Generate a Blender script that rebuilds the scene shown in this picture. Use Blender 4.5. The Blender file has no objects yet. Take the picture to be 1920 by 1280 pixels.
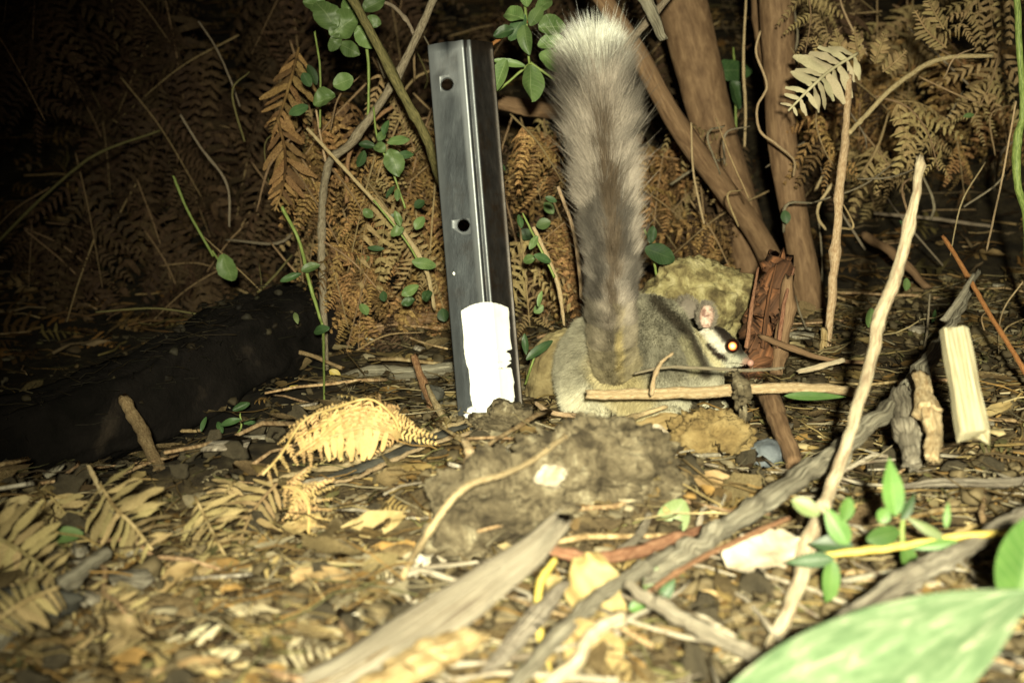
import bpy, math, random
import numpy as np
from mathutils import Vector, Matrix, noise, Euler

random.seed(7)
rng = np.random.default_rng(7)
scene = bpy.context.scene
COL = scene.collection

# ------------------------------------------------------------------ camera
FPX = 2638.0                       # focal length in pixels of the 1920 px wide photo
CH, PITCH = 0.31, math.radians(10.0)
cam_data = bpy.data.cameras.new('camera')
cam_data.sensor_width = 36.0
cam_data.lens = 36.0 * FPX / 1920.0
cam_data.clip_start = 0.02
cam_data.clip_end = 80.0
cam_data.dof.use_dof = True
cam_data.dof.focus_distance = 1.42
cam_data.dof.aperture_fstop = 7.0
cam_data.dof.aperture_blades = 0
cam = bpy.data.objects.new('camera', cam_data)
COL.objects.link(cam)
cam.location = (0, 0, CH)
cam.rotation_euler = (math.radians(90) - PITCH, 0, 0)
scene.camera = cam
CP = Vector((0, 0, CH))
F = Vector((0, math.cos(PITCH), -math.sin(PITCH)))
U = Vector((0, math.sin(PITCH), math.cos(PITCH)))
R = Vector((1, 0, 0))

# ------------------------------------------------------------------ night world
world = bpy.data.worlds.new('World')
scene.world = world
world.use_nodes = True
bg = world.node_tree.nodes['Background']
bg.inputs['Color'].default_value = (0.75, 0.62, 0.55, 1)
bg.inputs['Strength'].default_value = 0.02

# ------------------------------------------------------------------ the camera's flash
ld = bpy.data.lights.new('camera_flash', 'SPOT')
ld.energy = 235.0
ld.color = (1.0, 0.96, 0.68)
ld.spot_size = math.radians(57)
ld.spot_blend = 1.0
ld.shadow_soft_size = 0.02
flash = bpy.data.objects.new('camera_flash', ld)
COL.objects.link(flash)
flash.location = (0.02, -0.22, CH + 0.09)
aim = CP + F * 1.3 + R * 0.19 - U * 0.05
flash.rotation_euler = (aim - flash.location).to_track_quat('-Z', 'Y').to_euler()

scene.view_settings.view_transform = 'Standard'
scene.view_settings.look = 'None'
scene.view_settings.exposure = 0.0
scene.view_settings.gamma = 1.0
scene.view_settings.use_curve_mapping = False
scene.render.engine = 'CYCLES'

# ------------------------------------------------------------------ helpers
def W(px, py, d):
    return CP + F * d + R * ((px - 960) / FPX * d) - U * ((py - 640) / FPX * d)

def sm(a, b, x):
    t = max(0.0, min(1.0, (x - a) / (b - a)))
    return t * t * (3 - 2 * t)

def height(x, y):
    z = 0.0
    z += 0.045 * sm(0.15, 0.8, x) * sm(0.5, 1.2, y)
    z -= 0.075 * sm(0.16, 0.45, -x) * sm(1.0, 1.45, y) * (1 - sm(1.75, 2.4, y))
    q2 = ((x - 0.035) / 0.115) ** 2 + ((y - 1.03) / 0.12) ** 2
    if q2 < 6:
        z += math.exp(-q2 ** 1.6) * (0.042 + 0.026 * noise.noise(Vector((x * 19, y * 19, 7.7))))
    yb = y - 2.05 + 0.25 * sm(0.2, 1.2, x)
    if yb > 0:
        z += 0.42 * yb * sm(0, 0.7, yb) + 0.1 * yb * sm(1.5, 4, yb)
    if y > 9: z -= 0.3 * (y - 9)
    a = 1.0 if y < 2 else 1.8
    z += 0.016 * a * noise.noise(Vector((x * 5.3, y * 5.3, 1.7)))
    z += 0.007 * a * noise.noise(Vector((x * 14.0, y * 14.0, 4.1)))
    return z

def height2(x, y):
    return height(x, y) + 0.0045 * noise.noise(Vector((x * 38, y * 38, 9.1))) + 0.0025 * noise.noise(Vector((x * 90, y * 90, 2.1)))

def G(px, py, lift=0.0):
    dirv = F + R * ((px - 960) / FPX) - U * ((py - 640) / FPX)
    d = 0.35
    while d < 9:
        p = CP + dirv * d
        if p.z - lift < height(p.x, p.y):
            break
        d += 0.006
    return CP + dirv * d

def depth(p):
    return (Vector(p) - CP).dot(F)

def tag(o, label=None, cat=None, group=None, kind=None):
    if label: o['label'] = label
    if cat: o['category'] = cat
    if group: o['group'] = group
    if kind: o['kind'] = kind
    return o

def mesh_from(name, verts, faces, smooth=True, uv=None, col=None):
    me = bpy.data.meshes.new(name)
    verts = np.asarray(verts, dtype=np.float64)
    if isinstance(faces, np.ndarray):
        n, k = faces.shape
        me.vertices.add(len(verts)); me.vertices.foreach_set('co', verts.ravel())
        me.loops.add(n * k); me.loops.foreach_set('vertex_index', faces.ravel().astype(np.int32))
        me.polygons.add(n); me.polygons.foreach_set('loop_start', np.arange(0, n * k, k, dtype=np.int32))
        me.update(calc_edges=True)
    else:
        me.from_pydata([tuple(v) for v in verts], [], [tuple(f) for f in faces])
        me.update()
    if smooth:
        me.polygons.foreach_set('use_smooth', [True] * len(me.polygons))
    if uv is not None:                                   # per vertex uv
        li = np.zeros(len(me.loops), dtype=np.int32); me.loops.foreach_get('vertex_index', li)
        l = me.uv_layers.new(name='UVMap')
        l.data.foreach_set('uv', np.asarray(uv, dtype=np.float32)[li].ravel())
    if col is not None:
        ca = me.color_attributes.new('col', 'FLOAT_COLOR', 'POINT')
        c4 = np.ones((len(verts), 4), dtype=np.float32); c4[:, :3] = col
        ca.data.foreach_set('color', c4.ravel())
    return me

def obj_from(name, me, mat=None, parent=None, origin=None, loc=None):
    """links a mesh; world-space verts are moved so the origin sits at the thing's base"""
    if mat is not None and not me.materials: me.materials.append(mat)
    o = bpy.data.objects.new(name, me)
    COL.objects.link(o)
    if parent is not None:
        o.parent = parent
        if origin is None and loc is None:               # verts in world space
            me.transform(Matrix.Translation(-parent.location))
    elif loc is None:
        if origin is None:
            vs = np.zeros(len(me.vertices) * 3); me.vertices.foreach_get('co', vs); vs = vs.reshape(-1, 3)
            k = vs[:, 2] <= np.percentile(vs[:, 2], 8)
            origin = Vector((vs[k, 0].mean(), vs[k, 1].mean(), vs[:, 2].min()))
        me.transform(Matrix.Translation(-Vector(origin)))
        o.location = origin
    if loc is not None: o.location = loc
    return o

def empty(name, loc):
    o = bpy.data.objects.new(name, None)
    o.empty_display_size = 0.02
    COL.objects.link(o); o.location = loc
    return o

def catmull(P, n):
    P = np.asarray(P, dtype=float)
    if len(P) == 2:
        t = np.linspace(0, 1, n)[:, None]
        return P[0] * (1 - t) + P[1] * t
    Q = np.vstack([2 * P[0] - P[1], P, 2 * P[-1] - P[-2]])
    out = []
    for t in np.linspace(0, len(P) - 1 - 1e-9, n):
        i = int(t); f = t - i
        a, b, c, d = Q[i], Q[i + 1], Q[i + 2], Q[i + 3]
        out.append(0.5 * ((2 * b) + (-a + c) * f + (2 * a - 5 * b + 4 * c - d) * f * f + (-a + 3 * b - 3 * c + d) * f ** 3))
    return np.array(out)

# ------------------------------------------------------------------ materials
def nt(name):
    m = bpy.data.materials.new(name); m.use_nodes = True
    t = m.node_tree
    return m, t, t.nodes['Principled BSDF'], t.nodes, t.links

def ramp(nodes, stops):
    r = nodes.new('ShaderNodeValToRGB')
    e = r.color_ramp.elements
    e[0].position, e[0].color = stops[0][0], (*stops[0][1], 1)
    e[1].position, e[1].color = stops[-1][0], (*stops[-1][1], 1)
    for p, c in stops[1:-1]:
        x = e.new(p); x.color = (*c, 1)
    return r

def mat_noise(name, stops, scale=30, detail=6, rough=0.85, bump=0.3, bdist=0.004, coord='Object', stretch=(1, 1, 1),
              rand=0.0, spec=0.3, trans=0.0, metal=0.0, bscale=None, usecol=False, dist=0.6, fuzz=0.0):
    m, t, b, N, L = nt(name)
    tc = N.new('ShaderNodeTexCoord')
    mp = N.new('ShaderNodeMapping'); mp.inputs['Scale'].default_value = stretch
    L.new(tc.outputs[coord], mp.inputs['Vector'])
    oi = N.new('ShaderNodeObjectInfo')
    add = N.new('ShaderNodeVectorMath'); add.operation = 'ADD'
    comb = N.new('ShaderNodeMath'); comb.operation = 'MULTIPLY'; comb.inputs[1].default_value = 13.7
    L.new(oi.outputs['Random'], comb.inputs[0])
    L.new(mp.outputs[0], add.inputs[0]); L.new(comb.outputs[0], add.inputs[1])
    nz = N.new('ShaderNodeTexNoise'); nz.inputs['Scale'].default_value = scale
    nz.inputs['Detail'].default_value = detail; nz.inputs['Roughness'].default_value = 0.65
    nz.inputs['Distortion'].default_value = dist
    L.new(add.outputs[0], nz.inputs['Vector'])
    r = ramp(N, stops); L.new(nz.outputs['Fac'], r.inputs[0])
    out = r.outputs[0]
    if usecol:
        at = N.new('ShaderNodeAttribute'); at.attribute_name = 'col'
        mx = N.new('ShaderNodeMix'); mx.data_type = 'RGBA'; mx.blend_type = 'MULTIPLY'; mx.inputs['Factor'].default_value = 1
        L.new(at.outputs['Color'], mx.inputs['A']); L.new(out, mx.inputs['B'])
        out = mx.outputs['Result']
    if rand > 0:
        hs = N.new('ShaderNodeHueSaturation')
        mr = N.new('ShaderNodeMapRange'); mr.inputs['To Min'].default_value = 1 - rand; mr.inputs['To Max'].default_value = 1 + rand
        L.new(oi.outputs['Random'], mr.inputs['Value']); L.new(mr.outputs[0], hs.inputs['Value'])
        mr2 = N.new('ShaderNodeMapRange'); mr2.inputs['To Min'].default_value = 0.485; mr2.inputs['To Max'].default_value = 0.51
        fr = N.new('ShaderNodeMath'); fr.operation = 'FRACT'; L.new(comb.outputs[0], fr.inputs[0])
        L.new(fr.outputs[0], mr2.inputs['Value']); L.new(mr2.outputs[0], hs.inputs['Hue'])
        L.new(out, hs.inputs['Color']); out = hs.outputs[0]
    L.new(out, b.inputs['Base Color'])
    b.inputs['Roughness'].default_value = rough
    b.inputs['Specular IOR Level'].default_value = spec
    b.inputs['Metallic'].default_value = metal
    if bump > 0:
        nb = N.new('ShaderNodeTexNoise'); nb.inputs['Scale'].default_value = bscale or scale * 2.5
        nb.inputs['Detail'].default_value = 8; nb.inputs['Roughness'].default_value = 0.7
        L.new(add.outputs[0], nb.inputs['Vector'])
        bp = N.new('ShaderNodeBump'); bp.inputs['Strength'].default_value = bump; bp.inputs['Distance'].default_value = bdist
        L.new(nb.outputs['Fac'], bp.inputs['Height']); L.new(bp.outputs[0], b.inputs['Normal'])
    if trans > 0:
        tr = N.new('ShaderNodeBsdfTranslucent'); L.new(out, tr.inputs['Color'])
        ms = N.new('ShaderNodeMixShader'); ms.inputs[0].default_value = trans
        L.new(b.outputs[0], ms.inputs[1]); L.new(tr.outputs[0], ms.inputs[2])
        L.new(ms.outputs[0], N['Material Output'].inputs['Surface'])
    return m

def mat_leaf(name, c_dark, c_light, c_vein, rough=0.45, spec=0.4, spots=0.0, nv=9.0):
    """green leaf: mid rib and side veins from the leaf's own uv, mottled blade"""
    m, t, b, N, L = nt(name)
    tc = N.new('ShaderNodeTexCoord'); sp = N.new('ShaderNodeSeparateXYZ'); L.new(tc.outputs['UV'], sp.inputs[0])
    def M(op, a, bb=None, c=None):
        x = N.new('ShaderNodeMath'); x.operation = op
        for i, v in enumerate((a, bb, c)):
            if v is None: continue
            if hasattr(v, 'default_value'): L.new(v, x.inputs[i])
            else: x.inputs[i].default_value = v
        return x.outputs[0]
    av = M('ABSOLUTE', M('SUBTRACT', sp.outputs['Y'], 0.5))
    mid = M('LESS_THAN', av, 0.022)
    fr = M('FRACT', M('SUBTRACT', M('MULTIPLY', sp.outputs['X'], nv), M('MULTIPLY', av, 4.0)))
    side = M('MULTIPLY', M('LESS_THAN', M('ABSOLUTE', M('SUBTRACT', fr, 0.5)), 0.07), 0.55)
    vein = M('MAXIMUM', mid, side)
    nz = N.new('ShaderNodeTexNoise'); nz.inputs['Scale'].default_value = 60; nz.inputs['Detail'].default_value = 6
    L.new(tc.outputs['Object'], nz.inputs['Vector'])
    r = ramp(N, [(0.3, c_dark), (0.7, c_light)]); L.new(nz.outputs['Fac'], r.inputs[0])
    mx = N.new('ShaderNodeMix'); mx.data_type = 'RGBA'
    L.new(M('MULTIPLY', vein, 0.6), mx.inputs['Factor']); L.new(r.outputs[0], mx.inputs['A']); mx.inputs['B'].default_value = (*c_vein, 1)
    out = mx.outputs['Result']
    if spots > 0:
        vz = N.new('ShaderNodeTexVoronoi'); vz.inputs['Scale'].default_value = 35; L.new(tc.outputs['Object'], vz.inputs['Vector'])
        m2 = N.new('ShaderNodeMix'); m2.data_type = 'RGBA'
        L.new(M('LESS_THAN', vz.outputs['Distance'], spots), m2.inputs['Factor'])
        L.new(out, m2.inputs['A']); m2.inputs['B'].default_value = (0.12, 0.06, 0.02, 1); out = m2.outputs['Result']
    oi = N.new('ShaderNodeObjectInfo'); hs = N.new('ShaderNodeHueSaturation')
    mr = N.new('ShaderNodeMapRange'); mr.inputs['To Min'].default_value = 0.55; mr.inputs['To Max'].default_value = 1.1
    L.new(oi.outputs['Random'], mr.inputs['Value']); L.new(mr.outputs[0], hs.inputs['Value'])
    hs.inputs['Saturation'].default_value = 0.92; L.new(out, hs.inputs['Color']); out = hs.outputs[0]
    L.new(out, b.inputs['Base Color'])
    b.inputs['Roughness'].default_value = rough; b.inputs['Specular IOR Level'].default_value = spec
    bp = N.new('ShaderNodeBump'); bp.inputs['Strength'].default_value = 0.4; bp.inputs['Distance'].default_value = 0.001
    L.new(M('ADD', M('MULTIPLY', vein, -1.0), nz.outputs['Fac']), bp.inputs['Height']); L.new(bp.outputs[0], b.inputs['Normal'])
    tr = N.new('ShaderNodeBsdfTranslucent'); L.new(out, tr.inputs['Color'])
    ms = N.new('ShaderNodeMixShader'); ms.inputs[0].default_value = 0.2
    L.new(b.outputs[0], ms.inputs[1]); L.new(tr.outputs[0], ms.inputs[2]); L.new(ms.outputs[0], N['Material Output'].inputs['Surface'])
    return m

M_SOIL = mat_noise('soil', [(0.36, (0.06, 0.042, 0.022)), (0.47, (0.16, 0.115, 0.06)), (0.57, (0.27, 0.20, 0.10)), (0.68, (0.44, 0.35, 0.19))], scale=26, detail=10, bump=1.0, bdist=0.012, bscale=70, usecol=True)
M_CLOD = mat_noise('clod', [(0.36, (0.045, 0.034, 0.02)), (0.48, (0.14, 0.11, 0.065)), (0.58, (0.24, 0.195, 0.12)), (0.7, (0.48, 0.42, 0.28))], scale=55, detail=10, bump=1.0, bdist=0.008, bscale=90)
M_LITTER = mat_noise('litter', [(0.3, (0.6, 0.6, 0.6)), (0.7, (1.25, 1.25, 1.25))], scale=90, bump=0.4, bdist=0.001, usecol=True, rough=0.75, trans=0.12)
M_DRYLEAF = mat_noise('dry_leaf', [(0.36, (0.09, 0.06, 0.028)), (0.5, (0.22, 0.16, 0.075)), (0.66, (0.44, 0.34, 0.18))], scale=45, bump=0.5, bdist=0.0015, rand=0.35, rough=0.7, trans=0.12)
M_PAPERLEAF = mat_noise('papery_leaf', [(0.3, (0.19, 0.13, 0.05)), (0.5, (0.36, 0.26, 0.115)), (0.75, (0.52, 0.42, 0.22))], scale=35, bump=0.5, bdist=0.002, rand=0.12, rough=0.75, trans=0.1)
M_FERN = mat_noise('dead_fern', [(0.34, (0.07, 0.038, 0.015)), (0.5, (0.24, 0.14, 0.052)), (0.66, (0.48, 0.32, 0.13))], scale=30, bump=0.3, bdist=0.001, rand=0.6, rough=0.75, trans=0.15)
M_FERNTAN = mat_noise('tan_fern', [(0.3, (0.19, 0.13, 0.06)), (0.55, (0.34, 0.25, 0.115)), (0.75, (0.50, 0.39, 0.2))], scale=40, bump=0.3, bdist=0.001, rand=0.22, rough=0.75, trans=0.15)
M_FERNNEAR = mat_noise('near_fern', [(0.36, (0.14, 0.10, 0.04)), (0.5, (0.38, 0.29, 0.13)), (0.64, (0.62, 0.50, 0.26))], scale=70, bump=0.4, bdist=0.001, rand=0.25, rough=0.75, trans=0.12)
M_FERNPALE = mat_noise('pale_fern', [(0.3, (0.42, 0.36, 0.21)), (0.6, (0.62, 0.55, 0.36)), (0.8, (0.75, 0.68, 0.46))], scale=40, bump=0.3, bdist=0.001, rand=0.1, rough=0.7, trans=0.12)
M_FERNGOLD = mat_noise('gold_fern', [(0.3, (0.48, 0.30, 0.10)), (0.6, (0.72, 0.52, 0.24)), (0.8, (0.82, 0.66, 0.36))], scale=45, bump=0.3, bdist=0.001, rand=0.12, rough=0.7, trans=0.1)
M_FERNDARK = mat_noise('dim_fern', [(0.3, (0.035, 0.02, 0.011)), (0.6, (0.085, 0.052, 0.026)), (0.8, (0.14, 0.085, 0.042))], scale=30, bump=0.3, bdist=0.001, rand=0.35, rough=0.8, trans=0.15)  # fern tone darkened for the weak light at left; also mixed in for variety

def wood(name, a, b, c, sx=0.8, sy=6.0, bump=0.8, rand=0.0, rough=0.8, bd=0.002):
    return mat_noise(name, [(0.36, a), (0.5, b), (0.66, c)], scale=4.0, detail=10, coord='UV', stretch=(sx, sy, 1), bump=bump,
                     bdist=bd, bscale=7, rand=rand, rough=rough, dist=0.35)
M_PALEWOOD = wood('pale_wood', (0.36, 0.23, 0.15), (0.66, 0.54, 0.36), (0.82, 0.74, 0.52), sx=2.0, sy=5)
M_SPLITWOOD = wood('split_wood', (0.26, 0.20, 0.10), (0.60, 0.53, 0.34), (0.80, 0.75, 0.54), sx=0.5, sy=9, bump=1.0)
M_GREYWOOD = wood('grey_wood', (0.085, 0.07, 0.05), (0.36, 0.315, 0.235), (0.70, 0.64, 0.50), sx=0.7, sy=6, rand=0.12, bump=1.0, bd=0.004)
M_WEATHERED = wood('weathered_wood', (0.20, 0.145, 0.10), (0.54, 0.46, 0.34), (0.76, 0.69, 0.54), sx=0.5, sy=9, bd=0.005, bump=1.0)
M_YELLOWWOOD = wood('yellow_wood', (0.20, 0.12, 0.045), (0.42, 0.30, 0.14), (0.62, 0.50, 0.29), sx=2, sy=7)
M_BROWNBARK = wood('brown_bark', (0.13, 0.075, 0.04), (0.20, 0.12, 0.065), (0.30, 0.19, 0.105), sx=1.4, sy=5, bd=0.002, bump=0.45)
M_REDBARK = wood('red_bark', (0.04, 0.02, 0.012), (0.13, 0.06, 0.03), (0.36, 0.15, 0.065), sx=0.35, sy=3, bd=0.003)
M_TWIG = wood('twig', (0.17, 0.105, 0.05), (0.36, 0.245, 0.125), (0.55, 0.42, 0.24), sx=8, sy=8, rand=0.25)
M_TANSTEM = wood('tan_stem', (0.34, 0.22, 0.11), (0.55, 0.41, 0.23), (0.70, 0.57, 0.36), sx=8, sy=6, rand=0.08)
M_REDTWIG = wood('red_twig', (0.16, 0.07, 0.035), (0.34, 0.17, 0.09), (0.50, 0.31, 0.18), sx=8, sy=6, rand=0.1)
M_ORANGE = wood('orange_stem', (0.25, 0.09, 0.03), (0.42, 0.18, 0.06), (0.5, 0.26, 0.1), sx=8, sy=6)
M_GREENSTEM = wood('green_stem', (0.10, 0.14, 0.035), (0.20, 0.27, 0.07), (0.34, 0.40, 0.13), sx=6, sy=5, bump=0.2, rough=0.5)
M_OLIVESTEM = wood('olive_stem', (0.06, 0.055, 0.02), (0.12, 0.105, 0.04), (0.19, 0.16, 0.065), sx=6, sy=5, bump=0.3)
M_YELLOWSTEM = wood('yellow_stem', (0.34, 0.24, 0.04), (0.55, 0.42, 0.10), (0.66, 0.55, 0.16), sx=6, sy=5, bump=0.2, rough=0.5)
M_GREYSTEM = wood('grey_stem', (0.13, 0.10, 0.07), (0.27, 0.22, 0.15), (0.42, 0.36, 0.26), sx=8, sy=8, rand=0.15)
M_BANKSHADE = mat_noise('bank_shade', [(0.35, (0.004, 0.0035, 0.003)), (0.6, (0.011, 0.009, 0.008)), (0.8, (0.05, 0.038, 0.028))], scale=14, bump=0.9, bdist=0.01, bscale=26, coord='Object', rough=0.95, spec=0.1)  # near-black colour paints the shade on the left bank
M_MOSSROCK = mat_noise('mossy_rock', [(0.36, (0.10, 0.075, 0.035)), (0.47, (0.26, 0.21, 0.095)), (0.55, (0.42, 0.36, 0.17)), (0.68, (0.64, 0.56, 0.32))], scale=45, detail=9, bump=1.0, bdist=0.006, bscale=95)
M_OCHRE = mat_noise('ochre_soil', [(0.3, (0.14, 0.09, 0.035)), (0.5, (0.30, 0.21, 0.085)), (0.75, (0.48, 0.36, 0.17))], scale=40, detail=9, bump=1.0, bdist=0.006, bscale=95)
M_BROWNROCK = mat_noise('brown_rock', [(0.3, (0.08, 0.055, 0.025)), (0.5, (0.22, 0.17, 0.08)), (0.75, (0.40, 0.33, 0.17))], scale=30, detail=9, bump=0.8, bdist=0.004, bscale=80)
M_DARKROCK = mat_noise('dark_rock', [(0.3, (0.03, 0.03, 0.028)), (0.5, (0.075, 0.072, 0.06)), (0.75, (0.15, 0.14, 0.11))], scale=30, detail=9, bump=0.8, bdist=0.004, bscale=80)
M_BLUEROCK = mat_noise('blue_rock', [(0.3, (0.06, 0.07, 0.085)), (0.55, (0.15, 0.17, 0.19)), (0.78, (0.32, 0.34, 0.34))], scale=40, detail=9, bump=0.7, bdist=0.003, rough=0.5)
M_PALEROCK = mat_noise('pale_stone', [(0.3, (0.28, 0.22, 0.15)), (0.5, (0.50, 0.43, 0.32)), (0.75, (0.78, 0.72, 0.6))], scale=40, detail=8, bump=0.6, bdist=0.002)
M_LEAF = mat_leaf('green_leaf', (0.09, 0.17, 0.04), (0.19, 0.30, 0.085), (0.30, 0.40, 0.16), spots=0.0)
M_LEAFDARK = mat_leaf('dark_green_leaf', (0.03, 0.08, 0.025), (0.07, 0.15, 0.04), (0.14, 0.22, 0.08))
M_LEAFBRIGHT = mat_leaf('bright_leaf', (0.065, 0.17, 0.022), (0.13, 0.27, 0.045), (0.22, 0.34, 0.09), spots=0.06)
M_LEAFPALE = mat_leaf('pale_leaf', (0.17, 0.24, 0.07), (0.28, 0.36, 0.13), (0.36, 0.42, 0.2))
M_LEAFYELLOW = mat_leaf('yellow_leaf', (0.42, 0.30, 0.03), (0.6, 0.46, 0.06), (0.5, 0.4, 0.1))
M_BIGLEAF = mat_noise('big_leaf', [(0.34, (0.075, 0.125, 0.06)), (0.46, (0.115, 0.175, 0.088)), (0.57, (0.165, 0.22, 0.125)), (0.68, (0.32, 0.33, 0.22))], scale=2.6, detail=12, coord='UV', stretch=(3.4, 3.6, 1), bump=0.4, bdist=0.001, bscale=14, rough=0.5, trans=0.08)

# ------------------------------------------------------------------ shape builders
def tube(P, rad, nseg=10, rough=0.08, seed=0.0, flat=1.0, taper_end=True, jag=0.0, ridge=0.0):
    """tube along world points with uneven radius; returns verts, faces, uv"""
    P = np.asarray(P); n = len(P); rad = np.asarray(rad)
    T = np.gradient(P, axis=0); T /= np.linalg.norm(T, axis=1)[:, None] + 1e-12
    up = np.array([0.0, 0.0, 1.0]) if abs(T[0][2]) < 0.8 else np.array([0.0, 1.0, 0.0])
    a = np.cross(T[0], up); a /= np.linalg.norm(a)
    L = np.concatenate([[0], np.cumsum(np.linalg.norm(np.diff(P, axis=0), axis=1))])
    V, UV = [], []
    for i in range(n):
        a = a - T[i] * np.dot(a, T[i]); a /= np.linalg.norm(a); b = np.cross(T[i], a)
        for k in range(nseg):
            th = 2 * math.pi * k / nseg
            q = noise.noise(Vector((math.cos(th) * 1.3 + seed, math.sin(th) * 1.3 + seed * 2, L[i] / (rad.mean() * 5 + 1e-6))))
            q2 = noise.noise(Vector((math.cos(th) * 4 + seed, math.sin(th) * 4, L[i] / (rad.mean() * 14 + 1e-6)))) * ridge
            r = rad[i] * (1 + rough * q * 2.2 + q2)
            sh = 0
            if jag and i in (0, n - 1):
                sh = jag * rad[i] * noise.noise(Vector((th * 2.1, seed * 3, i))) * 2.5
            p = P[i] + a * math.cos(th) * r + b * math.sin(th) * r * flat + T[i] * sh
            V.append(p); UV.append((L[i] * 6, k / nseg))
    Fc = []
    for i in range(n - 1):
        for k in range(nseg):
            k2 = (k + 1) % nseg
            Fc.append((i * nseg + k, i * nseg + k2, (i + 1) * nseg + k2, (i + 1) * nseg + k))
    c0 = len(V); V.append(P[0] - T[0] * rad[0] * 0.15); UV.append((0, 0.5))
    V.append(P[-1] + T[-1] * rad[-1] * 0.15); UV.append((L[-1] * 6, 0.5))
    for k in range(nseg):
        k2 = (k + 1) % nseg
        Fc.append((c0, k2, k)); Fc.append((c0 + 1, (n - 1) * nseg + k, (n - 1) * nseg + k2))
    return np.array(V), Fc, np.array(UV)

def path_points(pts):
    """pts: (px, py, width_px, depth | None | ('g', lift))"""
    P, r = [], []
    for px, py, w, d in pts:
        if d is None: p = G(px, py, 0.0)
        elif isinstance(d, tuple): p = G(px, py, d[1])
        else:
            if d < 1.7 and py > 560: d = min(d, depth(G(px, py)) + 0.012)
            p = W(px, py, d)
        dd = depth(p)
        P.append(p); r.append(w * dd / FPX / 2)
    return np.array(P), np.array(r)

def stick(name, pts, mat, n=None, nseg=9, rough=0.15, flat=1.0, jag=0.9, parent=None, ridge=0.06, wob=0.22, knots=True):
    P, r = path_points(pts)
    n = int((n or max(6, 5 * len(pts))) * 1.5)
    PP = catmull(P, n); rr = np.clip(catmull(r[:, None], n)[:, 0], 0.0002, None)
    sd = random.uniform(0, 50)
    if knots and n > 16 and nseg >= 7 and rr.mean() < 0.0075:                     # knots and swellings
        ii = np.arange(n)
        for kk in range(max(1, n // 14)):
            c0 = random.uniform(2, n - 2); rr = rr * (1 + random.uniform(.12, .38) * np.exp(-((ii - c0) / random.uniform(0.6, 1.4)) ** 2))
    if wob:
        for i in range(n):
            v = noise.noise_vector(Vector((i * 0.55, sd, 0))) * wob * rr.mean()
            PP[i] += np.array(v)
    V, Fc, uv = tube(PP, rr, nseg, rough, sd, flat, jag=jag, ridge=ridge)
    me = mesh_from(name, V, Fc, uv=uv)
    return obj_from(name, me, mat, parent)

def rock_mesh(name, c, rx, ry, rz, amp=0.18, seed=0.0, sub=4, fr=1.6, flatbase=False, fine=0.05, rot=0.0):
    import bmesh
    bm = bmesh.new(); bmesh.ops.create_icosphere(bm, subdivisions=sub, radius=1)
    ca, sa = math.cos(rot), math.sin(rot)
    for v in bm.verts:
        p = v.co.copy()
        k = 1 + amp * noise.noise(p * fr + Vector((seed, seed * 2, 0))) * 2 + fine * noise.noise(p * fr * 4.5 + Vector((seed, 0, 3))) * 2 + fine * 0.5 * noise.noise(p * fr * 12 + Vector((seed, 5, 3))) * 2
        q = Vector((p.x * k * rx, p.y * k * ry, p.z * k * rz))
        v.co = Vector((q.x * ca - q.z * sa, q.y, q.x * sa + q.z * ca)) + Vector(c)
    me = bpy.data.meshes.new(name); bm.to_mesh(me); bm.free()
    me.polygons.foreach_set('use_smooth', [True] * len(me.polygons))
    return me

def rock_px(name, px, py, wpx, hpx, dpx, mat, d=None, lift=0.0, **kw):
    """boulder whose middle shows at px,py; sizes in photo pixels at its distance"""
    if d: d = min(d, depth(G(px, py + hpx * 0.25)) + 0.01)
    p = W(px, py, d) if d else G(px, py + hpx * 0.35)
    s = depth(p) / FPX
    if not d: p = Vector((p.x, p.y, p.z + hpx * 0.35 * s + lift))
    me = rock_mesh(name, p, wpx / 2 * s, dpx / 2 * s, hpx / 2 * s, **kw)
    return obj_from(name, me, mat)

def leaf_grid(L, Wd, curl=0.15, fold=0.2, shape='oval', nu=9, nv=4, wave=0.0, seed=0.0, tooth=0.0):
    """blade along +x from the stalk; normal +z"""
    V, UV, Fc = [], [], []
    for i in range(nu + 1):
        t = i / nu
        if shape == 'oval': w = math.sin(math.pi * min(1, t * 0.96 + 0.02)) ** 0.62
        elif shape == 'lance': w = (math.sin(math.pi * t ** 0.75)) ** 0.9 * (1 - 0.15 * t)
        elif shape == 'ragged': w = math.sin(math.pi * (0.06 + 0.9 * t)) ** 0.5 * (1 + 0.35 * noise.noise(Vector((t * 5, seed, 0))))
        else: w = math.sin(math.pi * t)
        w = max(w, 0.015)
        for j in range(nv + 1):
            v = j / nv * 2 - 1
            ww = w * (1 + tooth * noise.noise(Vector((t * 14, v * 2 + seed, 3))))
            x = t * L; y = v * ww * Wd / 2
            z = -curl * L * t * t + fold * abs(v) * ww * Wd / 2 + wave * Wd * noise.noise(Vector((t * 3, v * 1.5, seed)))
            V.append((x, y, z)); UV.append((t, j / nv))
    for i in range(nu):
        for j in range(nv):
            a = i * (nv + 1) + j
            Fc.append((a, a + nv + 1, a + nv + 2, a + 1))
    return np.array(V), Fc, np.array(UV)

def frame(xdir, ndir):
    x = Vector(xdir).normalized(); z = Vector(ndir); z = (z - x * z.dot(x)).normalized(); y = z.cross(x)
    return Matrix((x, y, z)).transposed()

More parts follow.
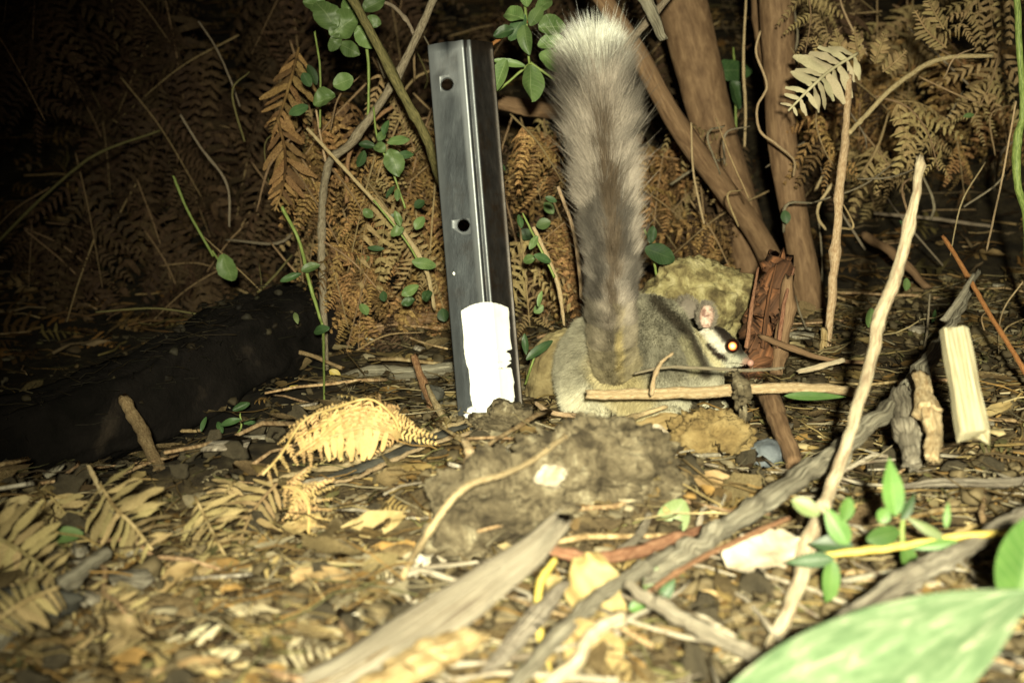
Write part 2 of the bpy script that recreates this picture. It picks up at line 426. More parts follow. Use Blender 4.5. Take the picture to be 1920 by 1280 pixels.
def leaf_px(name, px, py, Lpx, Wpx, ang, mat, d=None, lift=0.004, into=0.0, roll=0.0, up=0.0, parent=None, center=True, **kw):
    """leaf whose middle shows at px,py and whose tip points along ang (degrees, screen) ; into tips it away from us;
       up blends the blade's normal from facing the viewer (0) to facing the sky (1)"""
    p = W(px, py, d) if d else G(px, py, lift)
    s = depth(p) / FPX
    a = math.radians(ang)
    xd = R * math.cos(a) + U * math.sin(a) + F * into
    nd = -F * (1 - up) + Vector((0, 0, 1)) * up + R * roll
    V, Fc, uv = leaf_grid(Lpx * s, Wpx * s, **kw)
    Mx = np.array(frame(xd, nd))
    if center: V[:, 0] -= Lpx * s * 0.5
    Vw = V @ Mx.T + np.array(p)
    me = mesh_from(name, Vw, Fc, uv=uv)
    return obj_from(name, me, mat, parent)

# leaflet (fern pinnule) meshes shared by the near fronds ; unit length along +x
def leaflet_mesh(name, w, curl, seed, mat):
    V, Fc, uv = leaf_grid(1.0, w, curl=curl, fold=-0.25, shape='ragged', nu=7, nv=2, wave=0.35, seed=seed, tooth=0.9)
    me = mesh_from(name, V, Fc, uv=uv); me.materials.append(mat); return me
_lf = {}
def leaflets(mat):
    if mat.name not in _lf:
        _lf[mat.name] = [leaflet_mesh('leaflet', 0.30, c, s, mat) for c, s in ((0.1, 1.1), (0.25, 5.2), (0.45, 9.7), (0.3, 14.2))]
    return _lf[mat.name]

def ladder_frond(name, pts, npair, mat, lpx, lacy=False, wk=1.0, ang=62, up=0.3, droop=0.0, tipk=0.15, basek=0.75, normal=None, fwd=0.0):
    """a small frond: stem and leaflets each an object"""
    P, r = path_points(pts)
    PP = catmull(P, 24); rr = catmull(r[:, None], 24)[:, 0]
    root = empty(name, PP[0])
    V, Fc, uv = tube(PP, rr, 6, 0.05, random.random() * 9)
    obj_from('stem', mesh_from('stem', V, Fc, uv=uv), mat, root)
    Ms = pinnas(mat) if lacy else leaflets(mat)
    nd0 = normal if normal is not None else (-F * (1 - up) + Vector((0, 0, 1)) * up)
    for i in range(npair):
        t = (i + 0.6) / (npair + 0.3)
        q = t * 23; k = int(q); f = q - k
        p = Vector(PP[k] * (1 - f) + PP[min(23, k + 1)] * f)
        T = Vector(PP[min(23, k + 1)] - PP[max(0, k - 1)]).normalized()
        env = (basek + (1 - basek) * sm(0, 0.3, t)) * (1 - (1 - tipk) * sm(0.35, 1.0, t))
        for sgn in (-1, 1):
            nd = (nd0 - T * nd0.dot(T)).normalized()
            side = nd.cross(T) * sgn
            a = math.radians(ang + random.uniform(-9, 9))
            xd = T * math.cos(a) + side * math.sin(a) + Vector((0, 0, -1)) * (droop + random.uniform(-0.12, 0.12)) - F * fwd
            L = lpx * depth(p) / FPX * env * random.uniform(0.75, 1.18)
            Mx = frame(xd, nd + Vector((random.uniform(-.35, .35), random.uniform(-.35, .35), random.uniform(-.2, .2)))).to_4x4()
            o = bpy.data.objects.new('leaflet', random.choice(Ms)); COL.objects.link(o)
            o.parent = root
            o.matrix_basis = Matrix.Translation(p - root.location) @ Mx @ Matrix.Diagonal((L, L * wk * random.uniform(0.85, 1.15), L, 1))
    return root

# pinna meshes (one ladder of pinnules) for the big bracken fronds behind
def pinna_arrays(seed, droop=0.25, n=13, curl=0.5):
    rr = random.Random(seed)
    V, Fc = [], []
    def zc(t): return -droop * t * t
    for i in range(n):                                 # mid rib
        t = i / (n - 1)
    m = 8
    for i in range(m + 1):
        t = i / m; w = 0.008 * (1 - t * 0.8)
        V += [(t, -w, zc(t)), (t, w, zc(t)), (t, 0, zc(t) + w * 1.6)]
    for i in range(m):
        a = i * 3
        for k in range(3):
            k2 = (k + 1) % 3
            Fc.append((a + k, a + k2, a + 3 + k2, a + 3 + k))
    for i in range(n):
        t = (i + 0.5) / n * 0.97
        L = 0.25 * (1 - t) ** 0.7 * rr.uniform(0.75, 1.15) + 0.012
        w = 0.5 / n
        for sg in (-1, 1):
            if rr.random() < 0.06: continue
            a = math.radians(rr.uniform(55, 82)); ca, sa = math.cos(a), math.sin(a)
            cu = curl * rr.uniform(0.2, 1.8); lift = rr.uniform(-0.35, 0.35)
            b = len(V)
            for s, ww in ((0.0, 0.8), (0.35, 1.0), (0.7, 0.75), (1.0, 0.12)):
                for e in (-1, 1):
                    x = t + ca * s * L - e * sa * w * ww * 0.5 * 1.0
                    y = sg * (sa * s * L + e * ca * w * ww * 0.5)
                    z = zc(t) - cu * L * s * s + lift * L * s + 0.25 * w * (e * rr.uniform(-0.6, 1.2))
                    V.append((x, y, z))
            for q in range(3):
                Fc.append((b + q * 2, b + q * 2 + 1, b + q * 2 + 3, b + q * 2 + 2))
    return np.array(V), Fc
PINNA = {}
def pinnas(mat):
    if mat.name not in PINNA:
        L = []
        for s in range(6):
            V, Fc = pinna_arrays(s + 3, droop=0.1 + 0.09 * s, n=9, curl=0.3 + 0.12 * s)
            me = mesh_from('pinna', V, Fc); me.materials.append(mat); L.append(me)
        PINNA[mat.name] = L
    return PINNA[mat.name]

def bracken(name, P, mat, npair=6, plen=0.15, ndir=None, rad=0.0016, droop=0.25, stemmat=None, start=0.18):
    """big frond: stem along world points P, pinnae as parts"""
    PP = catmull(P, 22); rr = np.linspace(rad, rad * 0.35, 22)
    root = empty(name, PP[0])
    V, Fc, uv = tube(PP, rr, 6, 0.05, random.random() * 9)
    obj_from('stem', mesh_from('stem', V, Fc, uv=uv), stemmat or M_TWIG, root)
    Ms = pinnas(mat)
    nd0 = ndir or (-F * 0.7 + Vector((0, 0, 0.5)))
    for i in range(npair):
        t = start + (1 - start) * (i + 0.3) / npair
        q = min(20.99, t * 21); k = int(q); f = q - k
        p = Vector(PP[k] * (1 - f) + PP[k + 1] * f)
        T = Vector(PP[k + 1] - PP[k]).normalized()
        for sg in (-1, 1):
            nd = (nd0 - T * nd0.dot(T)).normalized()
            side = nd.cross(T) * sg
            a = math.radians(random.uniform(42, 72))
            xd = T * math.cos(a) + side * math.sin(a) + Vector((0, 0, -1)) * droop * random.uniform(0.4, 1.8) + nd * random.uniform(-.3, .3)
            L = plen * (1 - 0.72 * t ** 1.4) * random.uniform(0.8, 1.15)
            Mx = frame(xd, nd + Vector((random.uniform(-.5, .5), random.uniform(-.4, .4), random.uniform(-.3, .3)))).to_4x4()
            o = bpy.data.objects.new('pinna', random.choice(Ms)); COL.objects.link(o)
            o.parent = root
            o.matrix_basis = Matrix.Translation(p - root.location) @ Mx @ Matrix.Diagonal((L, L * random.uniform(0.55, 1.1), L * random.uniform(0.6, 1.8), 1))
    return root

# ================================================================== THE SETTING
def build_ground():
    nx, ny = 300, 330
    u = np.linspace(-1, 1, nx); xs = 0.55 * np.sinh(3.4 * u) / np.sinh(3.4) * 16 / 0.55 * 1.0
    xs = np.sign(u) * (np.abs(u) * 0.9 + 11.0 * np.abs(u) ** 5)
    v = np.linspace(0, 1, ny); ys = -1.5 + 1.9 * np.clip(v / 0.06, 0, 1) + np.clip((v - 0.06) / 0.94, 0, 1) * 2.4 + 9.5 * np.clip((v - 0.4) / 0.6, 0, 1) ** 4
    V = np.zeros((nx * ny, 3)); CC = np.ones((nx * ny, 3)); k = 0
    for y in ys:
        for x in xs:
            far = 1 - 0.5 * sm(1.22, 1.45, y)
            hol_shade = sm(0.08, 0.26, -x) * sm(0.98, 1.15, y) * 0.82  # shade in the left hollow, painted into the soil colour
            CC[k] = max(0.10, far * (1 - hol_shade) * (1 - 0.62 * sm(1.5, 2.2, y)))
            V[k] = (x, y, height2(x, y) if (abs(x) < 3 and 0 < y < 5) else height(x, y)); k += 1
    i = np.arange(nx - 1)[None, :] + nx * np.arange(ny - 1)[:, None]
    Fq = np.stack([i, i + 1, i + nx + 1, i + nx], -1).reshape(-1, 4)
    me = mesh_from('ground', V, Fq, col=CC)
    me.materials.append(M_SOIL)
    o = bpy.data.objects.new('ground', me); COL.objects.link(o)
    tag(o, kind='structure')
build_ground()

# ================================================================== LITTER (uncountable)
PAL_NEAR = np.array([(0.36, 0.28, 0.13), (0.46, 0.38, 0.20), (0.27, 0.20, 0.10), (0.17, 0.12, 0.06), (0.56, 0.49, 0.31), (0.36, 0.33, 0.25), (0.09, 0.065, 0.04), (0.38, 0.25, 0.10), (0.24, 0.24, 0.12), (0.13, 0.10, 0.06), (0.45, 0.42, 0.33)]) * np.array((1.1, 1.0, 0.82))
def batch(name, templates, items, mat, pal=PAL_NEAR):
    VV, FF, CC = [], {}, []
    off = 0
    Q, Tr = [], []
    for (ti, Mx, c) in items:
        V, Fc = templates[ti]
        Vw = V @ np.array(Mx.to_3x3()).T + np.array(Mx.translation)
        VV.append(Vw); CC.append(np.tile(np.array(c), (len(V), 1)))
        for f in Fc:
            if len(f) == 4: Q.append([i + off for i in f])
            else: Tr.append([i + off for i in f])
        off += len(V)
    faces = Q + Tr
    me = bpy.data.meshes.new(name)
    me.from_pydata(np.vstack(VV).tolist(), [], faces); me.update()
    me.polygons.foreach_set('use_smooth', [True] * len(me.polygons))
    ca = me.color_attributes.new('col', 'FLOAT_COLOR', 'POINT')
    c4 = np.ones((off, 4), dtype=np.float32); c4[:, :3] = np.vstack(CC); ca.data.foreach_set('color', c4.ravel())
    me.materials.append(mat)
    o = bpy.data.objects.new(name, me); COL.objects.link(o)
    return o

def twig_arrays(seed):
    rr = random.Random(seed); P = [np.array((0, 0, 0.0))]; 
    for i in range(4): P.append(P[-1] + np.array((0.25, rr.uniform(-.06, .06), rr.uniform(-.04, .05))))
    V, Fc, uv = tube(np.array(P) - np.array((0.5, 0, 0)), np.linspace(0.018, 0.010, 5), 4, 0.1, seed)
    return V, Fc
def chip_arrays(seed):
    rr = random.Random(seed); V, Fc = [], []
    n = 6
    ring = [((0.5 + rr.uniform(-.12, .08)) * math.cos(2 * math.pi * k / n), (0.22 + rr.uniform(-.08, .06)) * math.sin(2 * math.pi * k / n)) for k in range(n)]
    b = rr.uniform(-.15, .15)
    for z in (0.0, 0.07):
        for x, y in ring: V.append((x, y, z + b * x * x * 2 + rr.uniform(-.015, .015)))
    Fc.append(tuple(range(n))[::-1]); Fc.append(tuple(range(n, 2 * n)))
    for k in range(n): Fc.append((k, (k + 1) % n, n + (k + 1) % n, n + k))
    return np.array(V), Fc
def lf_arrays(seed, shape='oval', w=0.42):
    V, Fc, uv = leaf_grid(1, w, curl=random.Random(seed).uniform(-.3, .35), fold=random.Random(seed + 1).uniform(-.5, .6), shape=shape, nu=5, nv=2, wave=0.3, seed=seed * 3.3, tooth=0.6)
    V[:, 0] -= 0.5
    return V, Fc
def frag_arrays(seed):
    V, Fc = pinna_arrays(seed, droop=0.2, n=7, curl=0.4); V[:, 0] -= 0.5; V[:, 1] *= 1.4
    return V, Fc
def crumb_arrays(seed):
    me = rock_mesh('c', (0, 0, 0), 0.5, 0.5, 0.35, amp=0.35, seed=seed * 3.1, sub=2, fr=1.5, fine=0.1)
    V = np.array([v.co[:] for v in me.vertices]); Fc = [tuple(p.vertices) for p in me.polygons]
    bpy.data.meshes.remove(me); return V, Fc
def fibre_arrays(seed):
    rr = random.Random(seed); P = [np.array((-0.5, 0, 0.0))]; a = 0
    for i in range(5):
        a += rr.uniform(-.5, .5); P.append(P[-1] + np.array((0.2 * math.cos(a), 0.2 * math.sin(a), rr.uniform(-.03, .06))))
    V, Fc, uv = tube(np.array(P), np.linspace(0.014, 0.007, 6), 3, 0.1, seed); return V, Fc
TPL = [lf_arrays(s, 'oval', 0.45) for s in range(4)] + [lf_arrays(s + 9, 'lance', 0.24) for s in range(4)] + [twig_arrays(s) for s in range(4)] + [chip_arrays(s) for s in range(4)] + [frag_arrays(s) for s in range(4)] + [crumb_arrays(s) for s in range(5)] + [fibre_arrays(s) for s in range(6)] + [lf_arrays(s + 30, 'ragged', 0.7) for s in range(5)]
def rand_on_ground(y0, y1, pw=1.0):
    y = y0 + (y1 - y0) * random.random() ** pw
    x = random.uniform(-1, 1) * (0.40 * y + 0.12)
    return x, y
def place(x, y, s, tilt=0.35, lift=0.003):
    e = 0.012
    z = height(x, y)
    nx = -(height(x + e, y) - z) / e; ny = -(height(x, y + e) - z) / e
    n = Vector((nx + random.gauss(0, tilt), ny + random.gauss(0, tilt), 1)).normalized()
    a = random.uniform(0, 2 * math.pi)
    Mx = frame(Vector((math.cos(a), math.sin(a), 0)), n)
    x3 = Mx @ Vector((1, 0, 0))
    q = Matrix.Translation((x, y, z + lift + random.random() * 0.008)) @ Mx.to_4x4() @ Matrix.Scale(s, 4)
    return q
def shade(c):
    return np.clip(np.array(c) * random.uniform(0.45, 1.15), 0, 0.85)
def in_hollow(x, y): return x < -0.10 - 0.1 * random.random() and y > 1.02 + 0.1 * random.random()
items = []
for i in range(15500):
    x, y = rand_on_ground(0.5, 2.0, 1.0)
    if in_hollow(x, y) and random.random() < 0.72: continue
    r = random.random(); c = random.choice(PAL_NEAR)
    if r < 0.07: ti, s = random.randrange(0, 4), random.uniform(0.008, 0.022)
    elif r < 0.15: ti, s = random.randrange(4, 8), random.uniform(0.015, 0.05)
    elif r < 0.26: ti, s = random.randrange(8, 12), random.uniform(0.015, 0.07)
    elif r < 0.38: ti, s = random.randrange(12, 16), random.uniform(0.006, 0.022)
    elif r < 0.46: ti, s = random.randrange(16, 20), random.uniform(0.02, 0.045)
    elif r < 0.62: ti, s, c = random.randrange(20, 25), random.uniform(0.003, 0.013) * (1.6 if random.random() < .12 else 1), np.array((0.21, 0.16, 0.085))
    elif r < 0.84: ti, s = random.randrange(25, 31), random.uniform(0.02, 0.08)
    else: ti, s = random.randrange(31, 36), random.uniform(0.008, 0.022)
    if in_hollow(x, y): s *= 0.8; c = c * 0.45  # litter darkened here too, part of the hollow's painted shade
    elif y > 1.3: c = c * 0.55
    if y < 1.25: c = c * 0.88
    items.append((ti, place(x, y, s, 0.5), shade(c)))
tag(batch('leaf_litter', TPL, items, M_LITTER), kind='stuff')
bpy.data.objects['leaf_litter']['label'] = 'tan and brown leaf and twig litter covering the lit ground'
items = []
for i in range(5000):
    x, y = rand_on_ground(1.9, 3.9, 0.8)
    r = random.random()
    if r < 0.25: ti, s = random.randrange(0, 8), random.uniform(0.02, 0.05)
    elif r < 0.5: ti, s = random.randrange(8, 12), random.uniform(0.04, 0.14)
    elif r < 0.6: ti, s = random.randrange(12, 16), random.uniform(0.01, 0.04)
    else: ti, s = random.randrange(16, 20), random.uniform(0.05, 0.12)
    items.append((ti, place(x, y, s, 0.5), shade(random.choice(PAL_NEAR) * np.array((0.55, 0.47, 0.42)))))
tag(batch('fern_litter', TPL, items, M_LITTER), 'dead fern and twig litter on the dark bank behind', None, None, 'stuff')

# countable larger pieces lying about
def scatter(name, tids, count, y0, y1, smin, smax, mat, label, cat, group, tilt=0.4, cond=None, lift=0.006):
    mes = []
    for t in tids:
        V, Fc = TPL[t]
        me = mesh_from(name, V, Fc, uv=V[:, :2] * 1.0 + 0.5); me.materials.append(mat); mes.append(me)
    k = 0
    while k < count:
        x, y = rand_on_ground(y0, y1)
        if cond and not cond(x, y): continue
        s = random.uniform(smin, smax)
        o = bpy.data.objects.new(name, random.choice(mes)); COL.objects.link(o)
        o.matrix_basis = place(x, y, s, tilt, lift)
        hx = x / (0.364 * y)
        zone = ('far left', 'left of centre', 'centre', 'right of centre', 'far right')[max(0, min(4, int((hx + 1) * 2.5)))]
        tag(o, label + (', near ' if y < 0.95 else (', midway ' if y < 1.35 else ', back ')) + zone, cat, group); k += 1
TPL_BIG = None
scatter('dry_leaf', range(31, 36), 80, 0.6, 1.9, 0.024, 0.042, M_DRYLEAF, 'small curled brown leaf lying loose in the forest litter', 'leaf', 'loose dry leaves in the litter')
scatter('strap_leaf', range(4, 8), 90, 0.6, 1.9, 0.05, 0.09, M_DRYLEAF, 'narrow dry tan leaf lying loose in the forest litter', 'leaf', 'narrow dry leaves in the litter')
scatter('fallen_twig', range(8, 12), 130, 0.6, 2.4, 0.06, 0.17, M_TWIG, 'thin fallen brown twig lying loose in the forest litter', 'twig', 'fallen twigs in the litter', tilt=0.25)
scatter('bark_chip', range(12, 16), 80, 0.6, 1.9, 0.022, 0.05, M_GREYWOOD, 'flat weathered grey bark chip lying loose in the litter', 'bark chip', 'bark chips in the litter')

scatter('pale_twig', range(8, 12), 110, 0.6, 1.15, 0.05, 0.13, M_WEATHERED, 'pale bleached twig lying loose in the near litter', 'twig', 'bleached twigs in the near litter', tilt=0.3, cond=lambda x, y: x > -0.1)
scatter('soil_crumb', range(20, 25), 120, 0.65, 1.35, 0.012, 0.026, M_CLOD, 'small crumb of brown soil lying in the litter', 'soil crumb', 'soil crumbs in the litter', tilt=0.6)
# ================================================================== THE SHADED LEFT BANK, BUILT AS A LOG SHAPE
def bankp(px, py, d): return np.array(W(px, py, d))
LP = [bankp(-300, 965, 1.30), bankp(0, 850, 1.40), bankp(300, 740, 1.52), bankp(490, 640, 1.66), bankp(640, 590, 1.84), bankp(760, 560, 2.0)]
PP = catmull(LP, 110); rr = np.linspace(0.056, 0.044, 110)
V, Fc, uv = tube(PP, rr, 48, 0.10, 3.3, ridge=0.22)
for i in range(len(V)):
    p = Vector(V[i]); V[i] += np.array(noise.noise_vector(p * 16)) * 0.010 + np.array(noise.noise_vector(p * 45)) * 0.004
me = mesh_from('bark', V, Fc, uv=uv)
bank_root = empty('shaded_bank', LP[1] - np.array((0, 0, 0.05)))  # log-shaped stand-in for the shadowed slope of the bank
obj_from('bark', me, M_BANKSHADE, bank_root)
def debris_on(V, parent, count, dark):
    it = []
    for i in range(count):
        p = Vector(V[random.randrange(len(V) - 2)])
        a = random.uniform(0, 6.28)
        Mx = frame(Vector((math.cos(a), math.sin(a), 0)), Vector((random.gauss(0, .5), random.gauss(-.3, .5), 1)))
        r = random.random(); ti = random.randrange(20, 25) if r < .12 else (random.randrange(25, 31) if r < .8 else random.randrange(8, 12))
        s = random.uniform(.004, .012) if 20 <= ti < 25 else random.uniform(.012, .05)
        it.append((ti, Matrix.Translation(p - parent.location + Vector((0, 0, .002))) @ Mx.to_4x4() @ Matrix.Scale(s, 4), shade(random.choice(PAL_NEAR) * dark)))
    o = batch('debris', TPL, it, M_LITTER); o.parent = parent; o['kind'] = 'stuff'
V_BANK = np.array([v for v in V if True])
PLv = PP.mean(0)
keep = np.array([v for i, v in enumerate(V[:-2]) if v[2] > PP[i // 48][2] + 0.01])
debris_on(keep, bank_root, 700, 0.07)  # litter taken nearly to black to match the bank's painted shade
tag(bank_root, 'large shadowed bank at the left, built log-shaped with shade painted black', 'log')

# ================================================================== TREE STEMS
def tree(label, pts, mat, **kw):
    P, r = path_points(pts)
    root = empty('tree', P[-1]); tag(root, label, 'tree')
    stick('trunk', pts, mat, parent=root, knots=False, wob=0.03, **kw)
    return root
t1 = tree('thickest smooth brown tree stem slanting down right of the tail', [(1200, -400, 100, 1.95), (1240, -160, 98, 1.97), (1287, 40, 90, 1.98), (1337, 240, 82, 2.0), (1387, 400, 74, 2.03), (1418, 520, 82, 2.06), (1425, 600, 90, 2.08)], M_BROWNBARK, nseg=22, n=50, rough=0.05, ridge=0.02, jag=0)
t2 = tree('upright grey-brown tree stem between the thick stem and the pale fern', [(1440, -420, 66, 1.85), (1452, -60, 66, 1.87), (1462, 120, 60, 1.88), (1466, 260, 56, 1.88), (1492, 420, 54, 1.9), (1515, 540, 56, 1.92), (1522, 610, 62, 1.94)], M_BROWNBARK, nseg=18, n=46, rough=0.05, ridge=0.02, jag=0)
t3 = tree('thin slanting stem running from behind the tail to the thick stem base', [(1090, -60, 34, 1.7), (1190, 90, 38, 1.74), (1265, 225, 40, 1.8), (1340, 330, 42, 1.86), (1420, 440, 46, 1.93), (1460, 520, 44, 1.98)], M_BROWNBARK, nseg=14, n=40, rough=0.07, ridge=0.03, jag=0)
for pts in [[(1415, -40, 26, 1.98), (1425, 60, 22, 1.97), (1440, 160, 16, 1.93)]]:
    b = stick('branch', pts, M_BROWNBARK, parent=t2, nseg=10)
tag(stick('dead_stick', [(1190, -60, 24, 1.62), (1215, 10, 24, 1.63), (1246, 76, 15, 1.64)], M_GREYWOOD, nseg=10), 'short lichen-pale broken stick at the top beside the tail tip', 'stick')
tag(stick('dead_branch', [(1300, -60, 10, 1.72), (1215, 40, 14, 1.7), (1160, 100, 14, 1.68)], M_GREYSTEM), 'thin twig crossing behind the tail tip at the top', 'twig')

def vine(label, pts, mat=M_TANSTEM, name='vine', cat='vine', **kw):
    return tag(stick(name, pts, mat, nseg=6, n=6 * len(pts), rough=0.08, **kw), label, cat)
vine('thin curling vine looping beside the upright grey-brown stem', [(1425, 60, 5, 1.75), (1418, 100, 5, 1.75), (1438, 160, 5, 1.76), (1420, 200, 5, 1.77), (1425, 245, 5, 1.78), (1455, 270, 5, 1.78), (1488, 300, 5, 1.8), (1488, 330, 5, 1.82)])
vine('thin pale vertical stem between the two brown tree stems', [(1400, -30, 4, 1.9), (1394, 120, 6, 1.9), (1398, 200, 6, 1.92), (1396, 275, 5, 1.94)], M_TANSTEM, 'plant_stem', 'stem')
vine('fine hair-thin vine hanging down the right side near the frame edge', [(1905, 190, 4, 1.5), (1880, 330, 4, 1.5), (1865, 400, 4, 1.55), (1850, 470, 4, 1.6)])
vine('pale thick stem cut by the right edge of the frame', [(1905, -40, 14, 1.5), (1912, 100, 13, 1.5), (1918, 210, 12, 1.52), (1908, 260, 18, 1.52), (1908, 340, 16, 1.52), (1925, 420, 14, 1.54), (1930, 620, 14, 1.6)], M_GREENSTEM, 'plant_stem', 'stem')
tag(stick('branch', [(1860, 104, 8, 1.72), (1760, 112, 9, 1.7), (1680, 160, 9, 1.67), (1625, 215, 9, 1.65), (1592, 250, 9, 1.63)], M_TANSTEM), 'arched tan side stalk joining the tall thin stick at right', 'stalk')
tag(stick('upright_stick', [(1592, 140, 12, 1.65), (1586, 250, 14, 1.63), (1576, 330, 16, 1.62), (1568, 450, 16, 1.62), (1560, 560, 16, 1.62), (1550, 655, 15, 1.63)], M_TANSTEM, nseg=12, n=30), 'tall thin tan stick standing upright with a cut foot', 'stick')
tag(stick('cut_stub', [(1546, 615, 14, 1.60), (1544, 658, 17, 1.60)], M_YELLOWWOOD, nseg=8, n=6), 'small yellow cut wood stub at the foot of the tall thin stick', 'wood stub')
# the bright bare stick in front
tag(stick('bare_stick', [(1726, 296, 14.6, 1.20), (1716, 370, 18.9, 1.17), (1694, 470, 23.2, 1.14), (1672, 540, 23.2, 1.11), (1648, 600, 25.8, 1.09), (1632, 680, 24.1, 1.05), (1606, 770, 23.2, 1.0), (1578, 860, 23.2, 0.96), (1545, 945, 25.8, 0.92), (1518, 1010, 31.0, 0.88), (1500, 1090, 29.2, 0.84), (1462, 1180, 29.2, 0.80), (1425, 1265, 29.2, 0.78)], M_PALEWOOD, nseg=16, n=70, rough=0.14, ridge=0.08), 'tall bare bleached stick leaning across the right foreground', 'stick')
# split pale stake
def split_stake():
    root_top, root_bot = W(1790, 622, 1.02), W(1826, 818, 0.97)
    n = 26; ax = (root_bot - root_top); Lm = ax.length
    T = ax.normalized(); S = R - T * R.dot(T); S.normalize(); D = T.cross(S)
    prof = [(-1, -0.5), (-0.55, -0.62), (0.0, -0.5), (0.5, -0.66), (0.95, -0.45), (1, 0.35), (0.4, 0.6), (-0.4, 0.55), (-1.0, 0.4)]
    V, Fc, uv = [], [], []
    for i in range(n):
        t = i / (n - 1); w = (0.0094 + 0.0012 * t) * (1 + 0.04 * math.sin(t * 9))
        for k, (a, b) in enumerate(prof):
            e = 0.0
            if i == 0: e = 0.009 * noise.noise(Vector((k * 1.7, 2, 0)))
            if i == n - 1: e = 0.010 * noise.noise(Vector((k * 1.3, 7, 0)))
            j = 1 + 0.09 * noise.noise(Vector((k * 2.1, t * 3, 5)))
            V.append(root_top + ax * t + S * a * w * j + D * (-b) * w * 1.1 * j + T * e); uv.append((t * Lm * 8, k / len(prof)))
    m = len(prof)
    for i in range(n - 1):
        for k in range(m): Fc.append((i * m + k, i * m + (k + 1) % m, (i + 1) * m + (k + 1) % m, (i + 1) * m + k))
    Fc.append(tuple(range(m))[::-1]); Fc.append(tuple(range((n - 1) * m, n * m)))
    me = mesh_from('split_stake', V, Fc, uv=uv, smooth=False)
    return obj_from('split_stake', me, M_SPLITWOOD)
tag(split_stake(), 'pale split wooden stake standing in the litter at the right', 'stake')

# ================================================================== THE STEEL POST
M_STEEL = None
def steel():
    m, t, b, N, L = nt('steel')
    tc = N.new('ShaderNodeTexCoord')
    mp = N.new('ShaderNodeMapping'); mp.inputs['Scale'].default_value = (1, 1, 0.3); L.new(tc.outputs['Object'], mp.inputs['Vector'])
    n1 = N.new('ShaderNodeTexNoise'); n1.inputs['Scale'].default_value = 130; n1.inputs['Detail'].default_value = 12; n1.inputs['Roughness'].default_value = 0.75; L.new(mp.outputs[0], n1.inputs['Vector'])
    n2 = N.new('ShaderNodeTexNoise'); n2.inputs['Scale'].default_value = 26; n2.inputs['Detail'].default_value = 9; n2.inputs['Roughness'].default_value = 0.7; L.new(tc.outputs['Object'], n2.inputs['Vector'])
    r = ramp(N, [(0.3, (0.018, 0.020, 0.023)), (0.55, (0.042, 0.048, 0.054)), (0.75, (0.085, 0.095, 0.10))]); L.new(n1.outputs['Fac'], r.inputs[0])
    r2 = ramp(N, [(0.3, (0.010, 0.007, 0.005)), (0.62, (0.03, 0.02, 0.013)), (0.8, (0.11, 0.055, 0.028))]); L.new(n1.outputs['Fac'], r2.inputs[0])
    at = N.new('ShaderNodeAttribute'); at.attribute_name = 'col'
    mr = N.new('ShaderNodeMath'); mr.operation = 'ADD'; L.new(at.outputs['Fac'], mr.inputs[0])
    sc = N.new('ShaderNodeMapRange'); sc.inputs['From Min'].default_value = 0.5; sc.inputs['From Max'].default_value = 0.75; sc.inputs['To Min'].default_value = -0.1; sc.inputs['To Max'].default_value = 0.7
    L.new(n2.outputs['Fac'], sc.inputs['Value']); L.new(sc.outputs[0], mr.inputs[1]); mr.use_clamp = True
    mx = N.new('ShaderNodeMix'); mx.data_type = 'RGBA'; L.new(mr.outputs[0], mx.inputs['Factor']); L.new(r.outputs[0], mx.inputs['A']); L.new(r2.outputs[0], mx.inputs['B'])
    sepc = N.new('ShaderNodeSeparateColor'); L.new(at.outputs['Color'], sepc.inputs[0])
    L.new(sepc.outputs[0], mr.inputs[0])
    mw = N.new('ShaderNodeMix'); mw.data_type = 'RGBA'; L.new(sepc.outputs[1], mw.inputs['Factor']); L.new(mx.outputs['Result'], mw.inputs['A']); mw.inputs['B'].default_value = (0.34, 0.36, 0.38, 1)
    L.new(mw.outputs['Result'], b.inputs['Base Color'])
    b.inputs['Metallic'].default_value = 0.5
    rg = N.new('ShaderNodeMapRange'); rg.inputs['To Min'].default_value = 0.28; rg.inputs['To Max'].default_value = 0.62
    L.new(n2.outputs['Fac'], rg.inputs['Value']); L.new(rg.outputs[0], b.inputs['Roughness'])
    bp = N.new('ShaderNodeBump'); bp.inputs['Strength'].default_value = 0.35; bp.inputs['Distance'].default_value = 0.0008
    L.new(n1.outputs['Fac'], bp.inputs['Height']); L.new(bp.outputs[0], b.inputs['Normal'])
    return m
M_STEEL = steel()
ptop, pbot = W(862, 76, 1.30), W(922, 800, 1.30)
PAX = (ptop - pbot); PLEN = PAX.length; PT = PAX.normalized()
PS = (R - PT * R.dot(PT)).normalized()
PD = PT.cross(PS); PD = PD if PD.y > 0 else -PD          # away from the viewer
